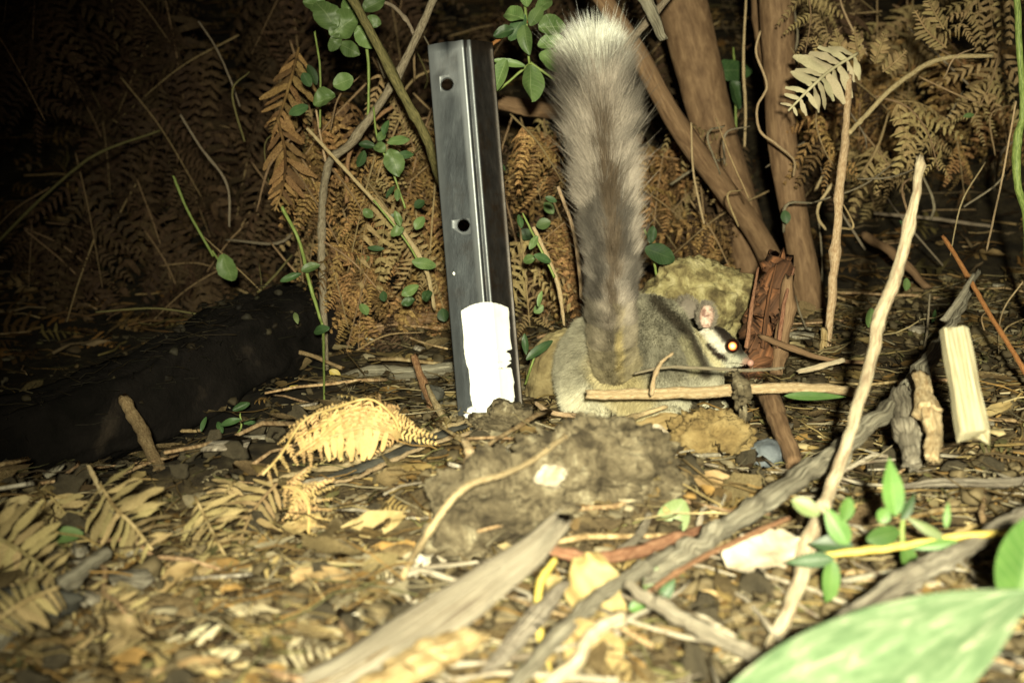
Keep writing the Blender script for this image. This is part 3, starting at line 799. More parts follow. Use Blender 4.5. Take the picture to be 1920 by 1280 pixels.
# outer (front) profile in mm: x across, y away
PROF = [(-30.5, 9.0), (-29.5, 7.4), (-22, 5.6), (-12, 3.2), (-4, 1.3), (-0.8, 0.4), (0.6, -0.9), (2.2, -1.5), (3.6, -0.8), (4.6, 0.5), (6.0, 0.8), (7.4, -0.2), (8.8, -0.8), (10.4, 0.2), (12, 2.6), (18, 9.0), (25, 16.0), (28.0, 18.2), (29.4, 17.6), (30.4, 17.9)]
def prof_point(u_mm, v, off=0.0):
    xs = np.array([p[0] for p in PROF]); ys = np.array([p[1] for p in PROF])
    y = np.interp(u_mm, xs, ys)
    return pbot + PT * v + PS * (u_mm / 1000) + PD * ((y - off) / 1000)
def steel_post():
    root = empty('steel_post', pbot)
    tag(root, 'leaning dark steel picket post with two holes and a white patch', 'post')
    n = 60; v0, v1 = -0.09, PLEN
    V, Fc, C = [], [], []
    m = len(PROF)
    for i in range(n + 1):
        v = v0 + (v1 - v0) * i / n
        for th in (0.0, 3.2):
            for j, (x, y) in enumerate(PROF):
                yy = y + th
                xx = x
                e = 0.0
                if i == n: e = 0.0012 * noise.noise(Vector((x * 0.15, 3, 1)))
                V.append(pbot + PT * (v + e) + PS * (xx / 1000) + PD * (yy / 1000))
                rust = 0.0 if x < -1 else (0.25 if x < 10 else (0.75 if x < 28 else 1.0))
                rust += 0.5 * sm(PLEN - 0.02, PLEN, v) * (x > -8)
                glint = (0.95 if -1 < x < 3 else (0.55 if 7 < x < 9.5 else (0.5 if x < -29 else 0.0))) * (0.45 + 0.55 * sm(0.1, 0.33, v))  # flash highlights along ribs and left edge, painted into the colour
                glint = max(glint, 0.5 * sm(PLEN - 0.10, PLEN - 0.01, v) * (x < -1) * (0.6 + noise.noise(Vector((x * .3, v * 60, 0)))))  # lit speckle towards the top, painted in the same way
                C.append((rust * (1 - glint), max(0, glint), 0))
    def idx(i, layer, j): return (i * 2 + layer) * m + j
    for i in range(n):
        for j in range(m - 1):
            Fc.append((idx(i, 0, j), idx(i, 0, j + 1), idx(i + 1, 0, j + 1), idx(i + 1, 0, j)))
            Fc.append((idx(i, 1, j + 1), idx(i, 1, j), idx(i + 1, 1, j), idx(i + 1, 1, j + 1)))
        Fc.append((idx(i, 1, 0), idx(i, 0, 0), idx(i + 1, 0, 0), idx(i + 1, 1, 0)))
        Fc.append((idx(i, 0, m - 1), idx(i, 1, m - 1), idx(i + 1, 1, m - 1), idx(i + 1, 0, m - 1)))
    for j in range(m - 1):
        Fc.append((idx(n, 0, j), idx(n, 0, j + 1), idx(n, 1, j + 1), idx(n, 1, j)))
        Fc.append((idx(0, 0, j + 1), idx(0, 0, j), idx(0, 1, j), idx(0, 1, j + 1)))
    me = mesh_from('post_body', V, Fc, col=np.clip(C, 0, 1))
    post = obj_from('post_body', me, M_STEEL, root)
    # punch the two holes with a boolean, then bake it
    import bmesh
    for (px, py) in ((838, 157), (869, 422)):
        d = 1.30; target = W(px, py, d)
        rel = target - pbot; v = rel.dot(PT); u = rel.dot(PS) * 1000
        c = prof_point(u, v)
        bm = bmesh.new()
        Mx = Matrix.Translation(c - root.location) @ (PD.to_track_quat('Z', 'Y').to_matrix().to_4x4())
        bmesh.ops.create_cone(bm, cap_ends=True, segments=28, radius1=0.0056, radius2=0.0056, depth=0.03, matrix=Mx)
        cm = bpy.data.meshes.new('cut'); bm.to_mesh(cm); bm.free()
        co = bpy.data.objects.new('cut', cm); COL.objects.link(co); co.parent = root
        md = post.modifiers.new('hole', 'BOOLEAN'); md.operation = 'DIFFERENCE'; md.object = co; md.solver = 'EXACT'
        bpy.context.view_layer.update()
        dg = bpy.context.evaluated_depsgraph_get()
        nm = bpy.data.meshes.new_from_object(post.evaluated_get(dg))
        post.modifiers.clear(); post.data = nm
        bpy.data.objects.remove(co)
        # raised burr round the hole
        ring = []
        for k in range(28):
            a = 2 * math.pi * k / 28
            ring.append(prof_point(u + 6.0 * math.cos(a), v + 0.0060 * math.sin(a), 0.15))
        ring.append(ring[0])
        Vt, Ft, ut = tube([np.array(q) for q in ring], np.full(29, 0.00035), 6, 0.2, 2)
        obj_from('hole_rim', mesh_from('hole_rim', Vt, Ft, uv=ut), M_STEEL, root)
    # white reflective patch following the ribs
    m2, t2_, b2, N2, L2 = nt('white_patch')
    nz = N2.new('ShaderNodeTexNoise'); nz.inputs['Scale'].default_value = 60; nz.inputs['Detail'].default_value = 6
    tc = N2.new('ShaderNodeTexCoord'); L2.new(tc.outputs['Object'], nz.inputs['Vector'])
    r = ramp(N2, [(0.25, (0.80, 0.80, 0.76)), (0.5, (0.90, 0.90, 0.87))]); L2.new(nz.outputs['Fac'], r.inputs[0]); L2.new(r.outputs[0], b2.inputs['Base Color'])
    b2.inputs['Roughness'].default_value = 0.45; b2.inputs['Specular IOR Level'].default_value = 0.6
    nu, nv = 40, 70
    V, Fc = [], []
    vb, vt = 0.012, (800 - 566) * 1.30 / FPX
    for layer, off in ((0, 0.7), (1, 0.25)):
        for i in range(nv + 1):
            tv = i / nv
            ul = -19.5 + 1.2 * sm(0.0, 0.5, 1 - tv) * -0 + 2.6 * (1 - sm(0.42, 0.50, tv)) + 1.2 * noise.noise(Vector((tv * 7, 0, 0))) + 0.5 * noise.noise(Vector((tv * 30, 4, 0)))
            ur = 24.5 - 1.5 * (1 - tv) + 1.4 * noise.noise(Vector((tv * 9, 9, 0))) + 0.8 * noise.noise(Vector((tv * 34, 5, 0)))
            ur -= 5.0 * math.exp(-((tv - 0.56) / 0.02) ** 2) + 5.5 * math.exp(-((tv - 0.42) / 0.018) ** 2) + 3.0 * math.exp(-((tv - 0.47) / 0.01) ** 2)
            for j in range(nu + 1):
                u = ul + (ur - ul) * j / nu
                q = (u - 2) / 24
                arch = 0.0075 * q * q + 0.0008 * noise.noise(Vector((u * 0.6, 2, 2)))
                botj = 0.0045 * noise.noise(Vector((u * 0.16, 7, 1))) + 0.002 * noise.noise(Vector((u * 0.6, 7, 1)))
                v = (vb + botj) + (vt - arch - vb - botj) * tv
                V.append(prof_point(u, v, off))
    def id2(l, i, j): return l * (nu + 1) * (nv + 1) + i * (nu + 1) + j
    for i in range(nv):
        for j in range(nu):
            Fc.append((id2(0, i, j), id2(0, i, j + 1), id2(0, i + 1, j + 1), id2(0, i + 1, j)))
    for i in range(nv):
        for j in (0, nu):
            f = (id2(0, i, j), id2(0, i + 1, j), id2(1, i + 1, j), id2(1, i, j)); Fc.append(f if j == 0 else f[::-1])
    for j in range(nu):
        for i in (0, nv):
            f = (id2(0, i, j), id2(1, i, j), id2(1, i, j + 1), id2(0, i, j + 1)); Fc.append(f if i == 0 else f[::-1])
    o = obj_from('reflective_patch', mesh_from('reflective_patch', V, Fc), m2, root); o['label'] = 'overexposed white patch with chipped right edge'
    # a little torn white flake at the foot and a pale speck
    for (px, py, w, h) in ((884, 778, 26, 24), (904, 786, 14, 18)):
        rel = W(px, py, 1.295) - pbot
        me = rock_mesh('paint_flake', W(px, py, 1.293), w * .5 * 1.3 / FPX, 0.0012, h * .5 * 1.3 / FPX, amp=0.4, seed=px, sub=2, fine=0.15)
        obj_from('paint_flake', me, m2, root)
    me = rock_mesh('paint_flake', W(851, 513, 1.298), 0.0012, 0.0012, 0.0018, amp=0.3, seed=2, sub=2)
    obj_from('paint_flake', me, m2, root)
steel_post()

# ================================================================== ROCKS AND CLODS
tag(rock_px('mossy_rock', 1318, 562, 214, 165, 130, M_MOSSROCK, d=1.62, amp=0.16, seed=4.2, fr=1.3, fine=0.07, rot=-0.1, sub=5), 'yellow-green mossy rock behind the striped head', 'rock')
tag(rock_px('brown_rock', 1048, 706, 120, 190, 90, M_BROWNROCK, d=1.46, amp=0.12, seed=7.9, fr=1.2, fine=0.04, rot=-0.35, sub=5), 'smooth brown rock standing behind the left flank of the animal', 'rock')
tag(rock_px('soil_clod', 1125, 895, 270, 220, 150, M_CLOD, d=1.06, amp=0.26, seed=1.3, fr=1.6, fine=0.11, sub=6), 'rounded mound of grey-brown soil directly below the animal', 'soil clod')
tag(rock_px('soil_clod', 940, 975, 240, 240, 130, M_CLOD, d=1.0, amp=0.28, seed=15.3, fr=1.7, fine=0.11, sub=6), 'broad flat soil clod left of the rounded mound under the vine', 'soil clod')
tag(rock_px('soil_clod', 945, 800, 130, 76, 80, M_CLOD, d=1.26, amp=0.28, seed=21.3, fr=1.6, fine=0.12, sub=5), 'small dark clod at the foot of the steel post', 'soil clod')
tag(rock_px('ochre_clod', 1330, 835, 150, 130, 90, M_OCHRE, d=1.22, amp=0.2, seed=31.3, fr=1.7, fine=0.12, sub=5), 'ochre yellow clod below the long horizontal stick', 'soil clod')
tag(rock_px('blue_stone', 1437, 852, 76, 56, 60, M_BLUEROCK, d=1.2, amp=0.12, seed=11.3, fr=1.2, fine=0.05), 'small blue-grey stone beside the ochre clod', 'stone')
tag(rock_px('pale_stone', 1034, 893, 56, 44, 30, M_PALEROCK, d=0.93, amp=0.2, seed=17.3, fr=1.6, fine=0.08), 'pinkish white stone chip resting on the rounded soil mound', 'stone')
tag(rock_px('pale_stone', 806, 1068, 62, 60, 40, M_PALEROCK, d=0.93, amp=0.18, seed=27.3, fr=1.6, fine=0.12), 'pale pitted stone above the weathered grey plank', 'stone')
tag(rock_px('pale_stone', 657, 1168, 50, 46, 36, M_PALEROCK, d=0.86, amp=0.12, seed=37.3, fr=1.4, fine=0.05), 'small round whitish stone left of the weathered grey plank', 'stone')
tag(rock_px('dark_stone', 812, 742, 44, 42, 34, M_DARKROCK, d=1.42, amp=0.14, seed=41, fr=1.5), 'small greenish stone just left of the steel post', 'stone')
tag(rock_px('dark_stone', 1600, 1240, 110, 60, 60, M_DARKROCK, d=0.78, amp=0.2, seed=43, fr=1.5), 'dark stone under the stick at the bottom right', 'stone')
tag(rock_px('dark_stone', 60, 1130, 170, 70, 90, M_DARKROCK, d=0.84, amp=0.15, seed=47, fr=1.4), 'flat grey-green stone at the bottom left corner', 'stone')

# red torn bark stump behind the head
root = empty('bark_stump', W(1425, 690, 1.5)); tag(root, 'red-brown torn bark stump just in front of the animal\'s nose', 'stump')
stick('bark', [(1462, 485, 44, 1.56), (1448, 540, 74, 1.54), (1432, 600, 70, 1.52), (1420, 660, 56, 1.5), (1412, 715, 44, 1.50)], M_REDBARK, nseg=26, n=44, rough=0.22, ridge=0.3, flat=0.6, jag=0.9, wob=0.6, parent=root)
stick('bark', [(1478, 520, 20, 1.52), (1474, 590, 26, 1.51), (1462, 650, 30, 1.5), (1452, 700, 24, 1.49)], M_BROWNBARK, nseg=12, n=20, rough=0.2, ridge=0.2, parent=root)
for a in range(3):
    x = 1400 + a * 30
    stick('splinter', [(x + 22 + 4 * a, 500 - 6 * (a % 2), 4, 1.53), (x + 10, 570, 8, 1.50), (x, 650, 9, 1.48)], M_REDBARK if a % 2 else M_REDTWIG, nseg=6, parent=root, flat=0.5)

# ================================================================== THE GLIDER
def glider():
    s0 = 1.34 / FPX
    base = W(1180, 800, 1.34)
    root = empty('glider', base)
    tag(root, 'grey possum glider seen from behind, bushy white-tipped tail held upright, head turned right', 'possum')
    import bmesh
    bm = bmesh.new()
    def ell(px, py, d, rx, ry, rz, yaw=0.0, pitch=0.0):
        s = d / FPX
        Mx = Matrix.Translation(W(px, py, d)) @ Euler((-PITCH, 0, 0)).to_matrix().to_4x4() @ Matrix.Rotation(pitch, 4, 'Y') @ Matrix.Rotation(yaw, 4, 'Z') @ Matrix.Diagonal((rx * s, rz * s, ry * s, 1))
        bmesh.ops.create_icosphere(bm, subdivisions=3, radius=1, matrix=Mx)
    ell(1164, 690, 1.345, 114, 112, 100)
    ell(1180, 742, 1.34, 108, 56, 90)
    ell(1100, 722, 1.325, 40, 62, 50)      # left haunch
    ell(1238, 722, 1.325, 42, 60, 52)      # right haunch
    ell(1212, 634, 1.375, 80, 76, 80)
    ell(1262, 672, 1.39, 62, 72, 70)
    ell(1296, 690, 1.40, 46, 56, 50)
    ell(1316, 664, 1.40, 36, 40, 36)
    ell(1340, 648, 1.395, 37, 35, 33)      # skull
    ell(1362, 656, 1.39, 28, 26, 26, pitch=0.3)
    ell(1385, 670, 1.385, 20, 14, 15, pitch=0.45)
    ell(1399, 677, 1.382, 10, 8, 9)
    ell(1345, 682, 1.39, 26, 18, 22)       # jaw
    ell(1335, 728, 1.38, 20, 40, 18, pitch=0.25)   # foreleg
    ell(1352, 762, 1.37, 16, 9, 14)
    ell(1240, 778, 1.30, 40, 14, 26)       # hind foot
    ell(1120, 782, 1.30, 34, 14, 26)
    tail = [(1156, 740, 1.33, 34), (1150, 670, 1.283, 38), (1146, 590, 1.25, 34), (1149, 500, 1.245, 29), (1141, 400, 1.25, 24), (1133, 300, 1.255, 21), (1127, 200, 1.26, 18), (1117, 130, 1.265, 14), (1113, 84, 1.27, 9)]
    TP = catmull(np.array([[*W(a, b, d)] for a, b, d, r in tail]), 60)
    TR = catmull(np.array([[r * d / FPX] for a, b, d, r in tail]), 60)[:, 0]
    for p, r in zip(TP, TR):
        bmesh.ops.create_icosphere(bm, subdivisions=2, radius=1, matrix=Matrix.Translation(Vector(p)) @ Matrix.Scale(r, 4))
    me = bpy.data.meshes.new('tmp'); bm.to_mesh(me); bm.free()
    tmp = bpy.data.objects.new('tmp', me); COL.objects.link(tmp)
    md = tmp.modifiers.new('r', 'REMESH'); md.mode = 'VOXEL'; md.voxel_size = 0.0023
    sm_ = tmp.modifiers.new('s', 'SMOOTH'); sm_.factor = 0.5; sm_.iterations = 7
    bpy.context.view_layer.update()
    dg = bpy.context.evaluated_depsgraph_get()
    body = bpy.data.meshes.new_from_object(tmp.evaluated_get(dg)); bpy.data.objects.remove(tmp)
    nvt = len(body.vertices)
    co = np.zeros(nvt * 3); body.vertices.foreach_get('co', co); co = co.reshape(-1, 3)
    # fur colour by place on the body
    def proj(P):
        rel = P - np.array(CP)
        d = rel @ np.array(F)
        return 960 + (rel @ np.array(R)) / d * FPX, 640 - (rel @ np.array(U)) / d * FPX, d
    # the same measures as fixed world axes of the animal: across, up, depth (millimetres from its base)
    def local(P):
        rel = P - np.array(base)
        return rel @ np.array(R) / s0, -(rel @ np.array(U)) / s0, rel @ np.array(F)
    def segd(P, a, b, dd=1.385):
        A = np.array(W(a[0], a[1], dd)); B = np.array(W(b[0], b[1], dd)); X = P.copy()
        f = np.array(F)
        X = X - np.outer(X @ f, f); A = A - f * (A @ f); B = B - f * (B @ f)
        AB = B - A; t = np.clip(((X - A) @ AB) / (AB @ AB), 0, 1)
        return np.linalg.norm(X - A - np.outer(t, AB), axis=1) / (dd / FPX)
    def fz(P, k, sd=0):
        return np.array([noise.noise(Vector((p[0] * k + sd, p[1] * k, p[2] * k))) for p in P])
    cl = lambda x: np.clip(x, 0, 1)[:, None]
    def smn(a, b, x):
        t = np.clip((x - a) / (b - a), 0, 1); return t * t * (3 - 2 * t)
    def colour(P, istail):
        x, y, dd = local(P)                       # y<0 is up (in the photo's pixel scale), x to the right
        n1 = fz(P, 60)
        C = np.tile(np.array((0.33, 0.305, 0.225)), (len(P), 1)) * (1 + 0.35 * n1[:, None])
        cream = np.array((0.70, 0.66, 0.50))
        k = smn(-105, -45, y) ; C = C * (1 - cl(k)) + cream * cl(k)                     # pale underside
        k = 0.8 * (1 - smn(20, 62, segd(P, (1145, 690), (1190, 760), 1.32))); C = C * (1 - cl(k)) + np.array((0.50, 0.41, 0.20)) * cl(k)
        # dark membrane edge and pale band on the flank
        k = 0.9 * (1 - smn(5, 17, np.minimum(segd(P, (1225, 572), (1285, 628)), segd(P, (1285, 628), (1322, 700))))); C = C * (1 - cl(k)) + np.array((0.05, 0.038, 0.025)) * cl(k)
        k = 0.7 * (1 - smn(6, 20, segd(P, (1268, 640), (1296, 690)))); C = C * (1 - cl(k)) + np.array((0.40, 0.36, 0.21)) * cl(k)
        k = 0.55 * (1 - smn(4, 22, segd(P, (1188, 620), (1205, 690), 1.33))); C = C * (1 - cl(k)) + np.array((0.10, 0.09, 0.065)) * cl(k)
        head = smn(100, 118, x) * (1 - smn(-88, -80, y))
        def paint(seg, a, b, col, kk=1.0):
            nonlocal C
            k = kk * (1 - smn(a * 0.7, b * 1.15, fz(P, 260, 8) * 5 + np.min([segd(P, *q) for q in seg], axis=0))) * head
            C = C * (1 - cl(k)) + np.array(col) * cl(k)
        paint([((1330, 600), (1395, 660))], 18, 30, (0.15, 0.15, 0.12), 0.9)          # grey crown
        paint([((1306, 618), (1322, 655)), ((1322, 655), (1352, 688))], 6, 11, (0.62, 0.56, 0.36))   # cream band
        paint([((1328, 622), (1352, 652))], 10, 15, (0.86, 0.80, 0.68))               # white patch
        paint([((1366, 676), (1384, 684))], 9, 15, (0.62, 0.60, 0.48))                # pale cheek
        paint([((1326, 648), (1340, 662)), ((1340, 662), (1358, 672))], 3.5, 6.5, (0.03, 0.02, 0.015))  # dark line
        paint([((1348, 612), (1364, 634)), ((1364, 634), (1390, 652))], 8, 14, (0.035, 0.025, 0.02), 0.95)  # eye stripe
        paint([((1398, 678), (1412, 684))], 6, 12, (0.42, 0.26, 0.20), 0.9)           # pink nose
        return C
    def tail_colour(t, side, P):
        # t 0..1 from base to tip
        n1 = fz(P, 45, 5)
        C = np.tile(np.array((0.215, 0.185, 0.155)), (len(P), 1))
        ch = 0.5 + 0.5 * np.sin((t * 105 - np.abs(side) * 3.6 + n1 * 2.2))
        w = smn(0.12, 0.3, t) * (1 - smn(0.8, 0.9, t))
        C = C * (1 + (w * (ch - 0.5) * 1.3)[:, None])
        k = (1 - smn(0.10, 0.32, t)); C = C * (1 - cl(0.8 * k)) + np.array((0.34, 0.285, 0.165)) * cl(0.8 * k)
        k = 0.8 * (1 - smn(0.06, 0.22, np.abs(side - 0.25))) * (1 - smn(0.2, 0.3, t)) * smn(0.08, 0.14, t); C = C * (1 - cl(k)) + np.array((0.52, 0.42, 0.2)) * cl(k)
        k = 0.85 * (1 - smn(0.1, 0.38, np.abs(side))) * smn(0.22, 0.32, t) * (1 - smn(0.68, 0.8, t)); C = C * (1 - cl(k)) + np.array((0.085, 0.058, 0.035)) * cl(k)
        k = smn(0.79, 0.95, t + 0.06 * n1 - 0.05 * np.abs(side)); C = C * (1 - cl(k)) + np.array((0.80, 0.80, 0.70)) * cl(k)
        return C * (1 + 0.25 * n1[:, None])
    # distance of every vert to the tail line
    D = np.linalg.norm(co[:, None, :] - TP[None, ::2, :], axis=2); ti = D.argmin(1); td = D.min(1)
    tt = ti / (len(TP[::2]) - 1)
    on_tail = (td < TR[::2][ti] * 1.35 + 0.001) & (tt > 0.08)
    sideT = (co - TP[::2][ti]) @ np.array(R) / (TR[::2][ti] + 1e-6)
    C = colour(co, on_tail); Ct = tail_colour(tt, sideT, co)
    C = np.where(on_tail[:, None], Ct, C)
    ca = body.color_attributes.new('col', 'FLOAT_COLOR', 'POINT')
    c4 = np.ones((nvt, 4), dtype=np.float32); c4[:, :3] = np.clip(C * 0.8, 0, 1); ca.data.foreach_set('color', c4.ravel())
    body.polygons.foreach_set('use_smooth', [True] * len(body.polygons))
    m_fur = mat_noise('fur', [(0.3, (0.8, 0.8, 0.8)), (0.7, (1.15, 1.15, 1.15))], scale=150, bump=0.0, usecol=True, rough=0.7, trans=0.25, spec=0.2)
    m_skin = mat_noise('under_fur', [(0.3, (0.75, 0.75, 0.75)), (0.7, (1.1, 1.1, 1.1))], scale=300, bump=0.6, bdist=0.001, usecol=True, rough=0.9, spec=0.1)
    bo = obj_from('body', body, m_skin, root)
    # --- strands
    fs = np.zeros(len(body.polygons) * 1, dtype=np.int32)
    tris = []
    body.calc_loop_triangles()
    tv = np.zeros(len(body.loop_triangles) * 3, dtype=np.int32); body.loop_triangles.foreach_get('vertices', tv); tv = tv.reshape(-1, 3)
    vn = np.zeros(nvt * 3); body.vertices.foreach_get('normal', vn); vn = vn.reshape(-1, 3)
    A, B, Cc = co[tv[:, 0]], co[tv[:, 1]], co[tv[:, 2]]
    ar = np.linalg.norm(np.cross(B - A, Cc - A), axis=1)
    ttv = on_tail[tv].mean(1) > 0.5
    def sample(mask, n):
        w = ar * mask; w /= w.sum()
        f = rng.choice(len(w), n, p=w)
        r1, r2 = rng.random(n), rng.random(n); s = np.sqrt(r1)
        b0, b1, b2 = 1 - s, s * (1 - r2), s * r2
        P = A[f] * b0[:, None] + B[f] * b1[:, None] + Cc[f] * b2[:, None]
        Nn = vn[tv[f, 0]] * b0[:, None] + vn[tv[f, 1]] * b1[:, None] + vn[tv[f, 2]] * b2[:, None]
        Nn /= np.linalg.norm(Nn, axis=1)[:, None] + 1e-9
        return P, Nn
    def strands(name, P, D0, D1, L, wd, col):
        """two-segment ribbons: root, middle, tip"""
        n = len(P)
        D0 = D0 / np.linalg.norm(D0, axis=1)[:, None]; D1 = D1 / np.linalg.norm(D1, axis=1)[:, None]
        M1 = P + D0 * (L * 0.45)[:, None]; T1 = M1 + D1 * (L * 0.55)[:, None]
        rv = rng.normal(size=(n, 3)); S = np.cross(D0, rv * 0.5 + np.array(F) * 1.2); S /= np.linalg.norm(S, axis=1)[:, None] + 1e-9
        w = wd[:, None] * 0.5
        V = np.stack([P - S * w, P + S * w, M1 - S * w * 0.85, M1 + S * w * 0.85, T1], 1).reshape(-1, 3)
        b = np.arange(n)[:, None] * 5
        Ft = np.concatenate([b + np.array([[0, 1, 3]]), b + np.array([[0, 3, 2]]), b + np.array([[2, 3, 4]])], 0)
        CC = np.repeat(col, 5, axis=0)
        me = mesh_from(name, V, Ft, smooth=True, col=np.clip(CC, 0, 0.9))
        o = obj_from(name, me, m_fur, root); o['kind'] = 'stuff'
        return o
    # body fur, combed from head to rump and downwards
    P, Nn = sample(~ttv, 80000)
    x, y, dd = local(P)
    hd = smn(108, 128, x)
    flow = np.array(-R) * 0.6 + np.array((0, 0, -0.9)) + np.array(-F) * 0.3
    cb = np.stack([fz(P, 90, 3), fz(P, 90, 33), fz(P, 90, 63)], 1)
    D0 = Nn * 0.75 + flow * 0.45 + cb * 0.6 + rng.normal(size=P.shape) * 0.2
    D1 = Nn * 0.45 + flow * 0.7 + cb * 0.5 + rng.normal(size=P.shape) * 0.28
    L = (0.0105 * (1 - 0.66 * hd)) * rng.uniform(0.6, 1.25, len(P))
    L *= 1 - 0.6 * smn(1395, 1412, 1180 + x)
    strands('fur', P, D0, D1, L, np.full(len(P), 0.00034), colour(P, None) * rng.uniform(0.75, 1.25, (len(P), 1)))
    # tail fur
    P, Nn = sample(ttv, 85000)
    Dm = np.linalg.norm(P[:, None, :] - TP[None, ::3, :], axis=2); k = Dm.argmin(1); T3 = TP[::3]
    t = k / (len(T3) - 1)
    Tg = np.gradient(T3, axis=0); Tg /= np.linalg.norm(Tg, axis=1)[:, None]
    side = (P - T3[k]) @ np.array(R) / (TR[::3][k] + 1e-6)
    lat = np.array(R)[None, :] * (side * 0.75)[:, None]
    # outline of the brush: narrow at the base, widest at three fifths, tapering to the tip
    wid = np.interp(t, [0, 0.12, 0.3, 0.5, 0.7, 0.85, 0.95, 1.0], [0.003, 0.006, 0.014, 0.028, 0.043, 0.047, 0.041, 0.033])
    clump = np.stack([fz(P, 120, 3), fz(P, 120, 33), fz(P, 120, 63)], 1)
    D0 = Nn * 0.55 + lat * 1.15 + Tg[k] * 0.75 + clump * 0.85 + rng.normal(size=P.shape) * 0.12
    D1 = Nn * 0.2 + lat * 0.95 + Tg[k] * 1.15 + clump * 0.45 + rng.normal(size=P.shape) * 0.16
    L = wid * rng.uniform(0.55, 1.1, len(P)) * (1 + 0.5 * (rng.random(len(P)) > 0.97))
    strands('tail_fur', P, D0, D1, L, np.full(len(P), 0.00038), tail_colour(t, side, P) * rng.uniform(0.75, 1.25, (len(P), 1)))
    # ears
    m_ear = mat_noise('ear_skin', [(0.38, (0.26, 0.15, 0.12)), (0.5, (0.62, 0.44, 0.36)), (0.62, (0.80, 0.66, 0.56))], scale=110, bump=0.2, bdist=0.0005, rough=0.5, trans=0.2)
    m_eard = mat_noise('ear_back', [(0.3, (0.13, 0.11, 0.09)), (0.7, (0.25, 0.21, 0.17))], scale=60, bump=0.2, bdist=0.0005, rough=0.8)
    def ear(px, py, d, w, h, lean, turn, m_in):
        s = d / FPX; c = W(px, py + h * 0.5, d)
        up = (U * math.cos(lean) + R * math.sin(lean)); fr = (-F * math.cos(turn) + R * math.sin(turn)).normalized(); sd = up.cross(fr).normalized(); fr = sd.cross(up)
        V, Fc = [], []
        nu_, nv_ = 10, 8
        for layer in (0, 1):
            for i in range(nu_ + 1):
                t_ = i / nu_
                ww = math.sin(math.pi * (0.14 + 0.80 * t_)) ** 0.6
                for j in range(nv_ + 1):
                    q = j / nv_ * 2 - 1
                    p = c + up * (t_ * h * s) + sd * (q * ww * w * 0.5 * s) + fr * ((q * q - 0.8) * w * 0.55 * s * ww) - fr * (layer * 0.0009 * (1 - q * q))
                    V.append(p)
        o_ = (nu_ + 1) * (nv_ + 1)
        for i in range(nu_):
            for j in range(nv_):
                a = i * (nv_ + 1) + j
                Fc.append((a, a + 1, a + nv_ + 2, a + nv_ + 1)); Fc.append((o_ + a, o_ + a + nv_ + 1, o_ + a + nv_ + 2, o_ + a + 1))
        me = mesh_from('ear', V, Fc)
        ev = np.array([V[i * (nv_ + 1) + j] for i in range(nu_ + 1) for j in (0, nv_)] + [V[nu_ * (nv_ + 1) + j] for j in range(nv_ + 1)])
        lat = np.array([(-1.0 if k % 2 == 0 else 1.0) for k in range(2 * (nu_ + 1))] + list(np.linspace(-.6, .6, nv_ + 1)))
        ix = rng.integers(0, len(ev), 1500)
        P_ = ev[ix] + rng.normal(size=(1500, 3)) * 0.0009
        Dd = np.array(sd)[None] * lat[ix][:, None] * 0.7 + np.array(up)[None] * 0.7 + rng.normal(size=(1500, 3)) * 0.35
        strands('ear_fur', P_, Dd, Dd + np.array(up) * 0.3, rng.uniform(0.002, 0.005, 1500), np.full(1500, 0.0003), np.tile(np.array((0.22, 0.19, 0.15)), (1500, 1)) * rng.uniform(0.5, 1.4, (1500, 1)))
        return obj_from('ear', me, m_in, root)
    ear(1323, 592, 1.378, 33, 44, 0.05, 0.2, m_ear)['label'] = 'near ear, pink and white inside'
    ear(1294, 578, 1.41, 42, 40, -0.3, 0.5, m_eard)['label'] = 'far ear, grey and turned away'
    # eye
    m_eye, _, be, _, _ = nt('eye_dark'); be.inputs['Base Color'].default_value = (0.02, 0.008, 0.005, 1); be.inputs['Roughness'].default_value = 0.08
    m_shine, t_, bs, N3, L3 = nt('eye_shine')
    tc = N3.new('ShaderNodeTexCoord'); gr = N3.new('ShaderNodeTexGradient'); gr.gradient_type = 'SPHERICAL'
    mp = N3.new('ShaderNodeMapping'); mp.inputs['Scale'].default_value = (1 / 0.0062,) * 3; c0_ = (CP - W(1373, 648, 1.366)).normalized() * 0.0048 / 0.0062; mp.inputs['Location'].default_value = tuple(-c0_); L3.new(tc.outputs['Object'], mp.inputs['Vector']); L3.new(mp.outputs[0], gr.inputs['Vector'])
    r = ramp(N3, [(0.0, (0.35, 0.03, 0.02)), (0.28, (0.75, 0.14, 0.06)), (0.5, (1.0, 0.58, 0.14)), (0.8, (1.0, 0.92, 0.6))]); L3.new(gr.outputs['Fac'], r.inputs[0]); L3.new(r.outputs[0], bs.inputs['Base Color'])  # flash returned by the eye, painted as a yellow to red gradient
    bs.inputs['Roughness'].default_value = 0.25; bs.inputs['Specular IOR Level'].default_value = 0.8
    def sph(name, c, r, m, sq=1.0, parent=root):
        bm2 = bmesh.new(); bmesh.ops.create_uvsphere(bm2, u_segments=24, v_segments=16, radius=r, matrix=Matrix.Diagonal((1, sq, 1, 1)))
        me2 = bpy.data.meshes.new(name); bm2.to_mesh(me2); bm2.free(); me2.polygons.foreach_set('use_smooth', [True] * len(me2.polygons)); me2.materials.append(m)
        o2 = bpy.data.objects.new(name, me2); COL.objects.link(o2); o2.parent = parent
        o2.location = Vector(c) - (parent.location if parent is root else root.location + parent.location)
        return o2
    ec = W(1373, 648, 1.366)
    e = sph('eye', ec, 0.0072, m_eye)
    sph('pupil', ec + (CP - ec).normalized() * 0.0033 + U * -0.0003 + R * 0.0002, 0.0050, m_shine, parent=e)
    sph('nose', W(1407, 680, 1.375), 0.0034, mat_noise('nose_skin', [(0.3, (0.35, 0.17, 0.13)), (0.7, (0.5, 0.28, 0.22))], bump=0.2, bdist=.0003, rough=0.4))
